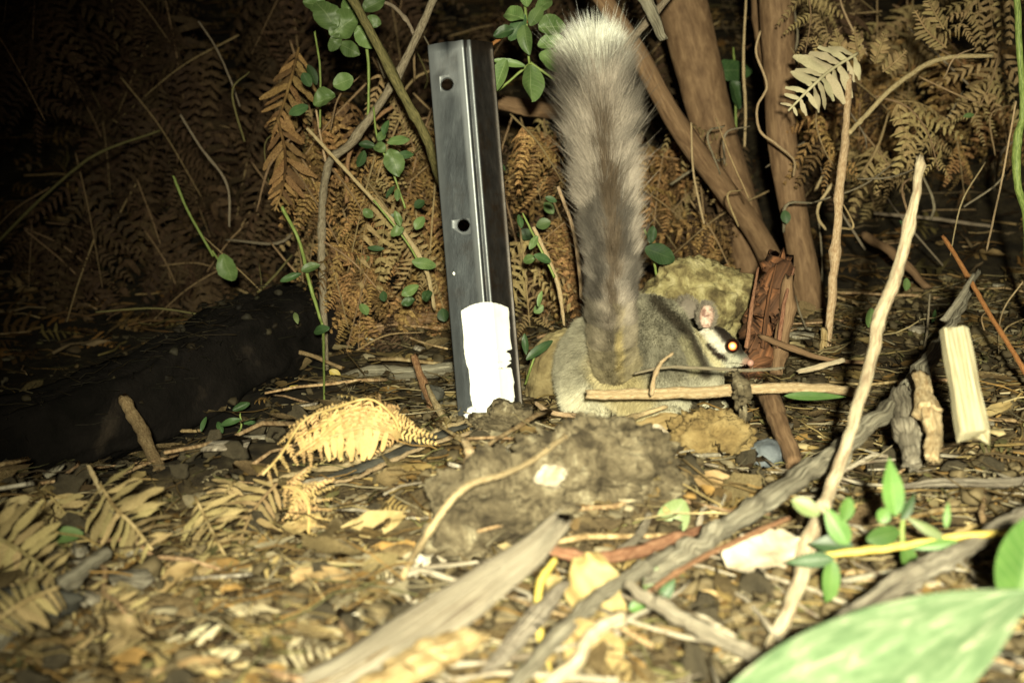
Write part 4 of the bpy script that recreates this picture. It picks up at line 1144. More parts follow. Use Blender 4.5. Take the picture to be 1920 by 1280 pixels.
    # whiskers
    for a, l in ((-25, 60), (-8, 66), (10, 60), (200, 44), (165, 40)):
        p0 = W(1398, 684, 1.375); s = 1.375 / FPX
        p1 = p0 + (R * math.cos(math.radians(a)) - U * 0.3 - U * math.sin(math.radians(a))) * l * s
        Vt, Ft, ut = tube(catmull(np.array([p0, (np.array(p0) + np.array(p1)) / 2 + np.array((0, -0.002, 0.002)), p1]), 6), np.linspace(0.00018, 0.00006, 6), 4)
        obj_from('whisker', mesh_from('whisker', Vt, Ft, uv=ut), m_eye, root)
glider()

# ================================================================== STICKS AND VINES NEAR THE ANIMAL
def S(name, label, cat, pts, mat, **kw):
    return tag(stick(name, pts, mat, **kw), label, cat)
S('long_stick', 'long straight pale brown stick lying level in front of the animal', 'stick', [(1100, 740, 17, 1.215), (1200, 738, 20, 1.215), (1330, 734, 22, 1.215), (1440, 728, 20, 1.215), (1540, 728, 18, 1.22), (1625, 738, 14, 1.24)], M_TANSTEM, nseg=12, n=30)
S('thin_branch', 'thin dark forked twig under the animal\'s chin', 'twig', [(1190, 700, 5, 1.22), (1250, 688, 6, 1.22), (1320, 690, 6, 1.22), (1400, 694, 6, 1.23), (1470, 690, 5, 1.25)], M_GREYSTEM)
S('curved_twig', 'small curved pale twig arching up in front of the haunch', 'twig', [(1222, 740, 9, 1.17), (1226, 710, 8, 1.17), (1240, 680, 7, 1.18), (1262, 662, 5, 1.19)], M_TANSTEM)
S('vine', 'long tan vine winding from the animal down over the soil clods', 'vine', [(1250, 762, 8, 1.24), (1185, 782, 10, 1.22), (1110, 796, 12, 1.07), (1050, 825, 12, 0.97), (1000, 862, 12, 0.93), (940, 890, 12, 0.89), (882, 908, 13, 0.865), (840, 945, 13, 0.85), (800, 1005, 12, 0.85), (765, 1060, 11, 0.885), (742, 1115, 9, 0.88)], M_TANSTEM, nseg=8, n=60)
S('dead_twig', 'pale bent twig beside the brown rock at the animal\'s left foot', 'twig', [(1005, 755, 8, 1.32), (1030, 772, 10, 1.30), (1070, 778, 9, 1.29), (1110, 780, 6, 1.28)], M_TANSTEM)
for k, (pts) in enumerate([[(1380, 700, 14, 1.20), (1390, 732, 24, 1.19), (1388, 765, 14, 1.19)], [(1392, 760, 14, 1.2), (1394, 830, 12, 1.19)]]):
    S('dirt_crust' if k == 0 else 'root_stub', ['dark crusted knot on the level stick below the nose', 'thin hanging root below the crusted knot'][k], ['wood knot', 'root'][k], pts, M_CLOD, rough=0.4, ridge=0.5, nseg=16, n=20)
S('dark_root', 'dark root running down right of the blue-grey stone', 'root', [(1440, 735, 40, 1.28), (1462, 800, 38, 1.22), (1492, 872, 30, 1.16)], M_BROWNBARK, nseg=12, rough=0.15)
S('short_twig', 'short white twig lying between the stump and the leaning bare stick', 'twig', [(1498, 697, 9, 1.42), (1540, 686, 10, 1.41), (1582, 675, 10, 1.42)], M_PALEWOOD)
S('dark_twig', 'dark twig slanting right from the foot of the red-brown stump', 'twig', [(1425, 630, 10, 1.48), (1490, 655, 12, 1.46), (1560, 675, 8, 1.44), (1640, 680, 6, 1.44)], M_BROWNBARK)
S('orange_stem', 'thin orange dead stem slanting down at the far right', 'stem', [(1768, 442, 8, 1.45), (1810, 510, 9, 1.4), (1850, 580, 9, 1.35), (1900, 660, 9, 1.3), (1935, 720, 9, 1.27)], M_ORANGE)
S('grey_branch', 'long weathered grey branch rising from the bottom centre to the right edge litter', 'branch', [(1215, 1085, 30, 0.86), (1290, 1035, 40, 0.88), (1380, 975, 46, 0.93), (1500, 895, 50, 1.0), (1600, 825, 46, 1.07), (1690, 740, 40, 1.17), (1760, 650, 30, 1.27), (1800, 580, 20, 1.37), (1835, 505, 10, 1.5)], M_GREYWOOD, nseg=14, n=60, rough=0.16, ridge=0.25, flat=0.7, wob=0.5)
S('grey_branch', 'grey spike crossing the top end of the weathered branch at right', 'branch', [(1770, 600, 12, 1.25), (1800, 560, 12, 1.27), (1826, 515, 8, 1.3)], M_GREYWOOD)
S('dark_branch', 'long reddish grey branch along the edge of the big green leaf', 'branch', [(1395, 1330, 40, 0.66), (1480, 1255, 40, 0.69), (1590, 1165, 42, 0.73), (1690, 1090, 42, 0.77), (1790, 1040, 34, 0.81), (1880, 985, 28, 0.86), (1960, 940, 26, 0.9)], M_GREYWOOD, nseg=14, n=50, rough=0.14, ridge=0.2, wob=0.4)
S('red_twig', 'red thin twig above the weathered branch in the right foreground', 'twig', [(1215, 1110, 9, 0.82), (1290, 1060, 10, 0.84), (1390, 1010, 10, 0.86), (1480, 970, 9, 0.88)], M_REDTWIG)
S('pale_branch', 'bleached forked branch in front, right of the yellow stem', 'branch', [(1170, 1092, 14, 0.78), (1230, 1130, 26, 0.77), (1320, 1180, 30, 0.75), (1400, 1220, 26, 0.74), (1470, 1270, 22, 0.72)], M_WEATHERED, nseg=12, n=30, rough=0.18, ridge=0.15, wob=0.5)
S('white_branch', 'white branch running up from the bottom edge right of centre', 'branch', [(1010, 1300, 24, 0.70), (1080, 1240, 26, 0.72), (1110, 1190, 24, 0.74), (1165, 1155, 28, 0.76)], M_PALEWOOD, nseg=12, n=24, rough=0.16)
S('yellow_vine', 'curved mustard yellow stem in the centre foreground', 'stem', [(1040, 1048, 12, 0.80), (1014, 1090, 15, 0.79), (1008, 1140, 15, 0.78), (1012, 1190, 15, 0.77), (1030, 1262, 14, 0.75)], M_YELLOWSTEM, nseg=10, n=30, knots=False, wob=0.05)
S('red_stick', 'smooth red-brown curved stick touching the broken end of the plank', 'stick', [(1018, 1020, 12, 0.86), (1050, 1034, 20, 0.86), (1110, 1046, 22, 0.87), (1180, 1036, 24, 0.89), (1260, 1012, 22, 0.92), (1340, 985, 16, 0.96), (1420, 950, 10, 1.0)], M_REDTWIG, nseg=12, n=40)
S('fallen_branch', 'brown branch slanting from the bottom centre up behind the yellow stem', 'branch', [(940, 1310, 26, 0.68), (1030, 1210, 30, 0.73), (1110, 1130, 30, 0.78), (1190, 1075, 26, 0.83), (1260, 1030, 18, 0.88)], M_GREYWOOD, nseg=12, n=40, rough=0.14, ridge=0.15, wob=0.4)
S('left_stick', 'thick grey stick leaning in from the bottom left corner', 'stick', [(-60, 1250, 48, 0.78), (40, 1155, 44, 0.82), (120, 1095, 36, 0.87), (200, 1035, 26, 0.92)], M_GREYWOOD, nseg=12, n=30, rough=0.1)
S('stub_stick', 'short upright brown stick stub in the dark hollow at left', 'stick', [(232, 748, 22, 1.38), (262, 800, 23, 1.33), (296, 878, 26, 1.27), (305, 905, 26, 1.25)], M_TWIG, nseg=12, n=20)
S('thin_twig', 'thin twig with pale tip standing left of the tan fern', 'twig', [(166, 872, 8, 1.10), (182, 905, 9, 1.09), (200, 945, 9, 1.08)], M_TANSTEM)
S('stub_stick', 'short pinkish stub leaning left of the steel post', 'stick', [(775, 668, 13, 1.46), (795, 720, 16, 1.42), (812, 770, 14, 1.37)], M_REDTWIG)
S('stub_stick', 'small pointed tan stick at the foot of the steel post', 'stick', [(800, 722, 7, 1.38), (818, 760, 13, 1.33), (838, 792, 15, 1.29)], M_TANSTEM)
S('fallen_branch', 'grey fallen branch lying behind the post on the left', 'branch', [(600, 730, 26, 1.6), (680, 705, 32, 1.6), (760, 700, 30, 1.58), (850, 692, 26, 1.56)], M_GREYWOOD, nseg=12, rough=0.15, ridge=0.1)
S('fallen_branch', 'brown fallen branch crossing the bank left of the post', 'branch', [(640, 640, 16, 1.8), (730, 610, 22, 1.78), (850, 585, 20, 1.76)], M_BROWNBARK, nseg=12, rough=0.15, ridge=0.1)
S('bark_strip', 'long tan-edged bark strip pointing to the foot of the post', 'bark strip', [(480, 915, 10, 1.12), (560, 885, 16, 1.14), (660, 868, 18, 1.18), (760, 830, 16, 1.22), (870, 790, 12, 1.27)], M_TANSTEM, nseg=10, n=40, rough=0.18, flat=0.6, wob=0.6)
S('bark_strip', 'pale bark strip below the longer one, ending at the dark clod', 'bark strip', [(560, 905, 8, 1.08), (650, 900, 10, 1.10), (720, 870, 14, 1.14), (800, 835, 14, 1.19), (900, 805, 10, 1.24)], M_TANSTEM, nseg=10, n=40, rough=0.18, flat=0.5, wob=0.6)
S('dark_plank', 'dark flat bark slab between the two tan strips', 'bark', [(600, 900, 20, 1.13), (700, 868, 34, 1.16), (800, 825, 32, 1.21), (870, 798, 20, 1.26)], M_DARKROCK, nseg=12, n=24, flat=0.35)
S('dark_stick', 'dark blackish stick lying at the right edge beyond the seedling', 'stick', [(1690, 912, 10, 1.02), (1760, 905, 16, 1.02), (1860, 905, 17, 1.02), (1960, 900, 17, 1.03)], M_GREYWOOD, nseg=10)
S('wood_lump', 'knobbly tan piece of wood left of the pale split stake', 'wood', [(1722, 700, 24, 1.12), (1738, 760, 34, 1.08), (1752, 815, 36, 1.05), (1748, 860, 24, 1.02)], M_TANSTEM, nseg=20, n=26, rough=0.3, ridge=0.35)
S('wood_lump', 'dark root stub beside the knobbly tan wood', 'wood', [(1690, 730, 30, 1.16), (1700, 800, 36, 1.10), (1712, 870, 26, 1.05)], M_GREYWOOD, nseg=20, n=26, rough=0.3, ridge=0.4)
S('thin_twig', 'upright brown twig crossing the tan leaf at bottom left', 'twig', [(475, 1130, 10, 0.84), (490, 1170, 12, 0.83), (510, 1220, 13, 0.81), (525, 1290, 14, 0.78)], M_TWIG)
S('thin_twig', 'thin dark twig curving across the lower left litter', 'twig', [(180, 1090, 8, 0.92), (260, 1150, 8, 0.88), (330, 1190, 8, 0.85), (390, 1230, 8, 0.83)], M_BROWNBARK)
S('curl_bark', 'curled grey bark strip looping over the tan leaf at bottom left', 'bark', [(400, 1150, 20, 0.87), (450, 1118, 26, 0.88), (520, 1112, 26, 0.88), (555, 1145, 22, 0.87), (545, 1200, 14, 0.85)], M_GREYWOOD, nseg=10, n=30, flat=0.4)

# background stems, left and centre
for lab, pts, mt in [
    ('thick olive stem slanting down to the left side of the post', [(630, -50, 17, 1.5), (690, 50, 18, 1.5), (740, 150, 18, 1.52), (795, 250, 18, 1.54), (830, 350, 17, 1.6)], M_OLIVESTEM),
    ('grey branching stem slanting down left from the top, left of the post', [(830, -40, 14, 1.6), (790, 50, 16, 1.6), (735, 160, 15, 1.62), (660, 265, 15, 1.64), (615, 310, 16, 1.66), (604, 420, 15, 1.7), (606, 560, 14, 1.7), (612, 700, 12, 1.66)], M_GREYSTEM),
    ('thin arched twig branching off the grey stem at the top', [(690, 5, 7, 1.6), (730, 8, 7, 1.6), (760, 35, 7, 1.6), (775, 62, 8, 1.6)], M_GREYSTEM),
    ('thin tan stem slanting across the ferns left of the post', [(575, 240, 6, 1.6), (640, 310, 7, 1.6), (700, 375, 7, 1.6), (760, 440, 8, 1.6), (800, 510, 8, 1.6), (815, 580, 6, 1.62)], M_TANSTEM),
    ('fine pale stem hanging in the dark ferns at upper left', [(372, 40, 4, 1.9), (405, 90, 4, 1.9), (432, 150, 4, 1.9), (450, 200, 4, 1.9)], M_GREYSTEM),
    ('pale bent stem in the dark ferns left of the green stalk', [(338, 215, 5, 1.85), (375, 275, 5, 1.85), (425, 345, 5, 1.85), (430, 425, 4, 1.85)], M_GREYSTEM),
    ('thin green stem ending at the hanging round leaf', [(325, 330, 5, 1.8), (352, 395, 5, 1.8), (400, 480, 5, 1.8)], M_GREENSTEM),
    ('long dim branch rising from the left edge into the dark', [(-30, 480, 6, 2.0), (80, 370, 6, 2.0), (180, 290, 6, 2.0), (300, 245, 4, 2.0)], M_OLIVESTEM),
    ('bright pale stem right of the post against the ferns', [(1000, 425, 7, 1.55), (1030, 490, 9, 1.55), (1048, 540, 8, 1.55), (1058, 610, 5, 1.56)], M_TANSTEM),
    ('thin straight pale stem close to the left side of the tail', [(1046, 350, 7, 1.5), (1072, 420, 7, 1.5), (1085, 490, 7, 1.5), (1090, 560, 6, 1.52)], M_TANSTEM),
    ('thin orange twig poking up between the post and the shrub leaves', [(920, 85, 7, 1.55), (955, 60, 7, 1.55), (990, 40, 5, 1.55)], M_ORANGE),
    ('reddish stem running down left beside the grey branching stem', [(735, 200, 8, 1.7), (690, 235, 8, 1.7), (655, 290, 8, 1.7), (650, 380, 7, 1.7)], M_REDTWIG),
    ('long dim twig lying across the top of the shaded left bank', [(180, 585, 4, 1.75), (290, 578, 4, 1.75), (390, 592, 4, 1.76)], M_OLIVESTEM),
    ('thin brown twig draped down the face of the shaded left bank', [(410, 572, 8, 1.75), (445, 620, 9, 1.7), (500, 658, 9, 1.68), (570, 662, 8, 1.65), (640, 690, 7, 1.6)], M_TWIG),
    ('dark thick stem lying behind the shrub leaves right of the post', [(930, 190, 30, 1.9), (1000, 205, 30, 1.9), (1100, 220, 26, 1.95), (1200, 262, 20, 2.02)], M_BROWNBARK),
    ('thin vertical stem rising among the ferns left of the olive stem', [(590, 190, 4, 1.65), (600, 250, 4, 1.65), (612, 310, 4, 1.66)], M_TANSTEM),
    ('hair-thin pale stem arching in the ferns under the thick tree stem', [(1296, 230, 4, 1.8), (1300, 320, 4, 1.8), (1320, 420, 4, 1.8)], M_TANSTEM),
    ('thin brown stick sloping on the bank beyond the leaning bare stick', [(1620, 440, 16, 2.0), (1680, 480, 18, 1.95), (1740, 540, 14, 1.9)], M_BROWNBARK),
    ('thin grey twig lying across the bank at the far right', [(1640, 400, 6, 2.2), (1750, 410, 7, 2.2), (1860, 425, 6, 2.2)], M_GREYSTEM),
    ('curved pale grass stalk at the right between stick and bank', [(1560, 345, 6, 1.75), (1535, 385, 6, 1.75), (1535, 410, 6, 1.76), (1548, 430, 5, 1.77)], M_TANSTEM),
]:
    S('plant_stem', lab, 'stem', pts, mt, nseg=8)

# thick horizontal dark fallen trunk at the right background
S('fallen_tree', 'dim fallen trunk lying level across the right background', 'log', [(1560, 370, 60, 2.6), (1700, 350, 84, 2.55), (1830, 345, 90, 2.5), (2000, 350, 90, 2.45)], M_BROWNBARK, nseg=18, n=30, rough=0.1, ridge=0.1)

# ================================================================== BIG WEATHERED PLANK IN FRONT
def plank():
    top = [(430, 1330, .70), (540, 1275, .715), (640, 1222, .735), (740, 1158, .755), (850, 1090, .775), (930, 1040, .79), (985, 1005, .80), (1035, 966, .81)]
    bot = [(640, 1370, .67), (740, 1300, .685), (800, 1235, .70), (850, 1195, .72), (905, 1150, .735), (950, 1112, .75), (1015, 1055, .77), (1064, 992, .80)]
    n = 46; m = 12
    A = catmull(np.array([[*W(*p)] for p in top]), n); B = catmull(np.array([[*W(*p)] for p in bot]), n)
    V, Fc, uv = [], [], []
    L = np.concatenate([[0], np.cumsum(np.linalg.norm(np.diff(A, axis=0), axis=1))])
    nrm = np.array((-F * 0.6 + Vector((0, 0, 0.8))).normalized())
    ring = []
    for k in range(m + 1): ring.append((k / m, 1))
    for k in range(m, -1, -1): ring.append((k / m, -1))
    for i in range(n):
        for (q, sd) in ring:
            bul = math.sin(math.pi * q) ** 0.5
            e = 0.0
            rg = 0.0016 * noise.noise(Vector((q * 9, i * 0.09, 2))) + 0.0008 * noise.noise(Vector((q * 26, i * 0.15, 6)))
            p = A[i] * (1 - q) + B[i] * q + nrm * ((0.006 * bul + rg) if sd > 0 else (-0.007 * bul))
            if i >= n - 2: p = p + (A[-1] - A[-3]) * (2.6 * noise.noise(Vector((q * 6, 3, 3))))
            V.append(p); uv.append((L[i] * 6, q + (0 if sd > 0 else 0.5)))
    mm = len(ring)
    for i in range(n - 1):
        for k in range(mm):
            Fc.append((i * mm + k, (i + 1) * mm + k, (i + 1) * mm + (k + 1) % mm, i * mm + (k + 1) % mm))
    Fc.append(tuple(range(mm))); Fc.append(tuple(range((n - 1) * mm, n * mm))[::-1])
    return obj_from('weathered_plank', mesh_from('weathered_plank', V, Fc, uv=uv), M_WEATHERED)
tag(plank(), 'broad weathered pinkish grey wood slab with a broken end in front', 'wood')
S('yellow_wood', 'splintered yellow wood piece under the weathered grey slab', 'wood', [(560, 1390, 70, 0.66), (680, 1300, 86, 0.68), (780, 1245, 90, 0.69), (900, 1185, 50, 0.72)], M_YELLOWWOOD, nseg=22, n=30, rough=0.08, ridge=0.12, flat=0.4, knots=False)
S('wood_splinter', 'grey spindle of wood lying right of the broken slab', 'wood', [(915, 1255, 20, 0.72), (960, 1205, 44, 0.74), (1010, 1150, 46, 0.76), (1060, 1090, 20, 0.79)], M_GREYWOOD, nseg=14, n=26, rough=0.12, ridge=0.15, flat=0.5)
S('wood_splinter', 'thin orange-tan splinter crossing the yellow stem', 'wood', [(975, 1290, 14, 0.70), (1005, 1240, 16, 0.72), (1040, 1200, 12, 0.735)], M_YELLOWWOOD)
S('wood_splinter', 'pale torn wood fibre standing on the flat soil clod', 'wood', [(872, 825, 14, 1.02), (885, 860, 30, 1.0), (872, 905, 40, 0.98)], M_TANSTEM, nseg=12, n=14, rough=0.2, flat=0.5)
S('wood_splinter', 'reddish pale wood sliver on the right rim of the soil mound', 'wood', [(1218, 960, 12, 0.97), (1200, 1000, 22, 0.94), (1165, 1030, 18, 0.91)], M_WEATHERED, flat=0.5)

# ================================================================== PAPERY LEAVES IN FRONT
def LF(name, label, *a, **k):
    cat = k.pop('cat', 'leaf')
    return tag(leaf_px(name, *a, **k), label, cat)
LF('papery_leaf', 'large crumpled ochre leaf hanging behind the yellow stem', 1120, 1130, 190, 110, -75, M_PAPERLEAF, d=0.82, up=0.4, shape='ragged', wave=0.35, seed=2.0, nu=14, nv=8, tooth=0.5)
LF('papery_leaf', 'big ochre leaf at the bottom edge right of centre', 1120, 1245, 180, 120, -50, M_PAPERLEAF, d=0.75, up=0.5, shape='ragged', wave=0.3, seed=6.0, nu=14, nv=8, tooth=0.5)
LF('papery_leaf', 'ragged pale tan leaf pierced by the upright twig at bottom left', 465, 1178, 150, 105, 10, M_PAPERLEAF, d=0.86, up=0.4, shape='ragged', wave=0.3, seed=9.0, nu=12, nv=8, tooth=0.8)
LF('white_leaf', 'bleached cream leaf with white glare below the weathered branch', 1430, 1030, 150, 84, 20, M_PALEROCK, d=0.87, up=0.5, shape='ragged', wave=0.25, seed=12.0, nu=12, nv=8, tooth=0.6)
LF('papery_leaf', 'long ochre leaf curling beside the tan fern at lower left', 690, 985, 150, 50, 25, M_PAPERLEAF, up=0.5, shape='ragged', wave=0.4, seed=15.0, nu=12, nv=6, d=0.99)
LF('papery_leaf', 'pale green-yellow leaf standing right of the soil mound', 1262, 972, 80, 60, 60, M_LEAFPALE, d=0.97, up=0.2, shape='oval', nu=8, nv=4)
LF('papery_leaf', 'narrow pale leaf blade pointing up in the right foreground', 1222, 1075, 80, 26, 75, M_LEAFPALE, d=0.86, up=0.1, shape='lance')
LF('dark_leaf', 'small dark green leaf tucked under the forked bleached branch', 1252, 1105, 50, 26, 55, M_LEAFDARK, d=0.84, up=0.2, shape='lance')
LF('green_leaf', 'tiny bright green leaf beside the forked bleached branch', 1196, 1136, 34, 26, 20, M_LEAFBRIGHT, d=0.82, up=0.3, shape='oval')
LF('green_leaf', 'small oval green leaf lying by the fern at far left', 118, 1002, 70, 34, 10, M_LEAF, d=0.97, up=0.4, shape='oval', nu=8)
LF('green_leaf', 'curved bright green grass blade on the level stick', 1530, 742, 120, 18, 0, M_LEAFBRIGHT, d=1.2, up=0.2, shape='lance', curl=0.08, nu=12)
LF('yellow_leaf', 'small yellow leaf beyond the shaded left bank near the post', 545, 735, 36, 20, 40, M_LEAFYELLOW, d=1.55, up=0.2, shape='ragged', wave=0.4)
LF('yellow_leaf', 'tiny yellow leaf right of the green stalk', 628, 700, 24, 16, -30, M_LEAFYELLOW, d=1.55, up=0.2, shape='oval')
LF('pale_leaf', 'pale shrivelled leaf caught on the shaded left bank', 575, 580, 56, 22, -25, M_PALEROCK, d=1.72, up=0.2, shape='ragged', wave=0.5)
LF('dry_curl', 'cream curled bark flake right of the animal\'s foot', 1225, 790, 110, 36, 20, M_PAPERLEAF, d=1.22, up=0.6, shape='ragged', wave=0.5, seed=3, nu=12, nv=6)
LF('dry_curl', 'pale jagged bark flake with a dark hollow under the level stick', 1240, 815, 90, 40, -10, M_PALEROCK, d=1.2, up=0.6, shape='ragged', wave=0.5, seed=8, nu=12, nv=6)
for k, (x, y, l, w, a, mt, lab) in enumerate([
    (730, 1035, 90, 40, 20, M_DRYLEAF, 'brown dry leaf left of the flat soil clod'),
    (600, 1075, 110, 40, 5, M_PAPERLEAF, 'tan strap of leaf above the weathered grey slab'),
    (240, 1180, 110, 54, -20, M_DRYLEAF, 'mottled brown leaf in the lower left litter'),
    (330, 1080, 90, 50, 40, M_PAPERLEAF, 'tan leaf fragment between two ferns at lower left'),
    (100, 1215, 120, 44, 30, M_PAPERLEAF, 'ochre leaf under the grey corner stick'),
    (350, 1245, 130, 36, 15, M_PAPERLEAF, 'pale straw leaf near the bottom edge at left'),
    (1640, 1075, 110, 40, 12, M_DRYLEAF, 'brown leaf under the green seedling'),
    (1340, 1120, 100, 34, 5, M_PAPERLEAF, 'straw coloured leaf beneath the leaning bare stick'),
    (1860, 770, 80, 30, 30, M_PAPERLEAF, 'tan leaf near the pale split stake'),
    (1345, 905, 90, 46, -15, M_PAPERLEAF, 'orange-tan leaf below the ochre clod'),
    (1560, 880, 90, 30, 25, M_PAPERLEAF, 'pale leaf sliver behind the leaning bare stick'),
    (560, 985, 90, 34, 30, M_PAPERLEAF, 'tan leaf strip right of the golden fern'),
    (1790, 1000, 100, 24, 20, M_PAPERLEAF, 'straw blade above the seedling stem'),
    ]):
    LF('litter_leaf', lab, x, y, l, w, a, mt, up=0.7, lift=0.012, shape='ragged', wave=0.4, seed=k * 4.1, nu=10, nv=5, curl=0.1)

# big green leaf, bottom right
def big_leaf():
    p0, p1 = W(1290, 1460, 0.60), W(1940, 1090, 0.66)
    ax = p1 - p0; L = ax.length
    V, Fc, uv = leaf_grid(L, 0.066, curl=0.03, fold=0.10, shape='lance', nu=30, nv=12, wave=0.05, seed=3.0)
    # fuller at the tip end
    Mx = np.array(frame(ax, -F * 0.55 + Vector((0, 0, 0.83))))
    t = V[:, 0] / L
    V[:, 1] *= 1 + 0.5 * np.clip(t, 0, 1) ** 2
    Vw = V @ Mx.T + np.array(p0)
    me = mesh_from('broad_leaf', Vw, Fc, uv=uv)
    return obj_from('broad_leaf', me, M_BIGLEAF)
tag(big_leaf(), 'very large mottled grey-green leaf across the bottom right corner', 'leaf')
LF('round_leaf', 'bright green broad leaf cut by the right edge of the frame', 1925, 1060, 190, 120, 75, M_LEAFBRIGHT, d=0.72, up=0.2, shape='oval', nu=12, nv=8, curl=0.1)

# green seedling
def seedling():
    root = empty('seedling', W(1960, 990, 0.84)); tag(root, 'fresh green seedling sprawling across the right foreground', 'seedling')
    stick('stem', [(1960, 985, 12, 0.84), (1880, 998, 13, 0.83), (1790, 1006, 15, 0.83), (1700, 1022, 15, 0.83), (1620, 1032, 17, 0.83), (1550, 1040, 12, 0.83), (1500, 1052, 8, 0.83)], M_YELLOWSTEM, nseg=10, n=40, parent=root, knots=False, wob=0.1)
    stick('stem', [(1692, 1024, 9, 0.83), (1692, 985, 9, 0.83), (1696, 950, 7, 0.83)], M_GREENSTEM, nseg=8, parent=root)
    for (x, y, l, w, a, mt, kw) in [
        (1672, 912, 112, 44, 98, M_LEAFBRIGHT, dict(curl=-0.12, shape='lance')),
        (1568, 985, 84, 42, 122, M_LEAFBRIGHT, dict(shape='lance')),
        (1588, 955, 46, 30, 70, M_LEAFBRIGHT, dict(shape='oval')),
        (1657, 1004, 66, 38, 12, M_LEAFBRIGHT, dict(shape='oval')),
        (1657, 966, 30, 28, 60, M_LEAFBRIGHT, dict(shape='oval')),
        (1558, 1098, 104, 36, -92, M_LEAFBRIGHT, dict(shape='lance')),
        (1512, 950, 56, 32, 150, M_LEAFPALE, dict(shape='oval')),
        (1704, 1046, 60, 34, -70, M_LEAFBRIGHT, dict(shape='oval')),
        (1560, 1020, 80, 44, 175, M_LEAFDARK, dict(shape='lance')),
        (1520, 1050, 90, 30, 185, M_LEAFDARK, dict(shape='lance')),
        (1704, 950, 56, 22, 60, M_LEAFDARK, dict(shape='lance')),
        (1776, 965, 50, 14, 85, M_LEAFBRIGHT, dict(shape='lance')),
        (1735, 990, 80, 20, 150, M_LEAFPALE, dict(shape='lance')),
        (1752, 1022, 90, 20, 190, M_LEAFBRIGHT, dict(shape='lance')),
    ]:
        leaf_px('leaf', x, y, l, w, a, mt, d=0.825 + random.uniform(-.012, .008), up=random.uniform(0, .35), roll=random.uniform(-.3, .3), parent=root, nu=10, nv=6, **kw)
seedling()

# leafy shrubs behind
def shrub(label, stems, lvs, d, mat=M_LEAF, smat=M_GREENSTEM, cat='shrub', name='shrub'):
    root = empty(name, W(stems[0][-1][0], stems[0][-1][1], d)); tag(root, label, cat)
    for s in stems:
        stick('stem', [(x, y, w, d + random.uniform(-.01, .02)) for (x, y, w) in s], smat, nseg=6, parent=root)
    for (x, y, l, w, a, *m) in lvs:
        leaf_px('leaf', x, y, l, w, a, m[0] if m else mat, d=d - 0.02 + random.uniform(-.03, .02), up=random.uniform(0, .25), roll=random.uniform(-.45, .45), into=random.uniform(-.3, .3), parent=root, shape='oval', nu=10, nv=4, fold=random.uniform(0, .7), curl=random.uniform(-.1, .5), wave=random.uniform(.05, .3), seed=x * .37, tooth=0.1)
shrub('round-leaved green shrub at the top, left of the olive stem', [[(640, -60, 6), (670, 20, 6), (690, 110, 6), (690, 230, 5)], [(590, 60, 4), (600, 130, 4), (600, 240, 4)]],
      [(612, 28, 62, 52, 130), (645, 48, 64, 54, 40), (684, 70, 50, 36, -50), (655, 92, 46, 30, -30), (700, 8, 44, 32, 30), (608, 187, 46, 38, -160), (644, 154, 40, 34, 20), (590, 8, 46, 36, 160), (560, 205, 38, 22, -160, M_LEAFDARK), (655, 12, 44, 34, 80), (628, 80, 36, 24, 240), (700, 40, 30, 24, -20), (575, 150, 30, 20, 120, M_LEAFDARK)], 1.62)
shrub('small green plant with one drooping round leaf left of the post', [[(700, 200, 4), (708, 260, 4), (735, 320, 4), (760, 390, 4)]],
      [(737, 302, 50, 38, -75), (712, 276, 28, 22, 150), (745, 262, 40, 20, 15), (688, 272, 30, 16, 170, M_LEAFDARK), (722, 240, 30, 16, 80, M_LEAFDARK), (760, 290, 30, 16, 10, M_LEAFDARK), (715, 255, 24, 16, 50)], 1.6)
shrub('green shrub sprig between the post and the tail tip', [[(975, -60, 6), (985, 20, 6), (992, 115, 5), (995, 120, 4)], [(995, 118, 5), (940, 165, 5), (930, 172, 4)], [(995, 118, 5), (1040, 150, 5)]],
      [(994, 158, 74, 46, -88), (938, 142, 66, 34, -110), (1034, 48, 50, 42, 10), (962, 26, 48, 34, 150), (985, 72, 54, 30, -85), (1032, 78, 50, 30, 20), (970, 52, 56, 30, -120, M_LEAFDARK), (1005, 30, 44, 26, 60), (955, 118, 60, 16, 170), (1038, 115, 60, 40, -30), (1020, 8, 40, 26, 45), (985, -8, 44, 26, 100), (1055, 105, 50, 34, -60), (945, 60, 40, 24, 200, M_LEAFDARK)], 1.55)
shrub('bright green stalk with few small leaves left of the ferns', [[(528, 388, 7), (560, 450, 7), (580, 530, 7), (598, 590, 6), (606, 625, 6), (608, 760, 4)]],
      [(545, 520, 42, 14, 200, M_LEAFDARK), (582, 502, 36, 20, 20), (600, 618, 38, 18, 190, M_LEAFDARK), (555, 595, 26, 10, 110, M_LEAFPALE)], 1.58, cat='plant', name='herb')
shrub('single hanging round leaf in the dim ferns at left', [[(398, 470, 4), (410, 488, 4), (415, 490, 4)]], [(426, 502, 54, 38, -70)], 1.78, cat='plant', name='herb')
shrub('scattered small green leaves on the tan stem left of the post', [[(700, 375, 4), (760, 450, 4), (790, 500, 4)]],
      [(768, 545, 34, 20, 30), (795, 494, 46, 22, -10), (786, 418, 28, 20, 60), (745, 432, 26, 20, 200), (745, 410, 30, 14, 110), (765, 565, 26, 18, 200, M_LEAFDARK), (690, 400, 24, 18, 140), (800, 555, 22, 24, -50, M_LEAFDARK), (745, 365, 24, 12, 90)], 1.58, cat='plant', name='herb')
shrub('dark green leaf pair to the right of the tail base', [[(1208, 430, 4), (1220, 460, 5), (1232, 520, 5)]], [(1238, 476, 62, 38, -20, M_LEAFDARK), (1222, 440, 34, 18, 80, M_LEAFDARK)], 1.6, cat='plant', name='herb')
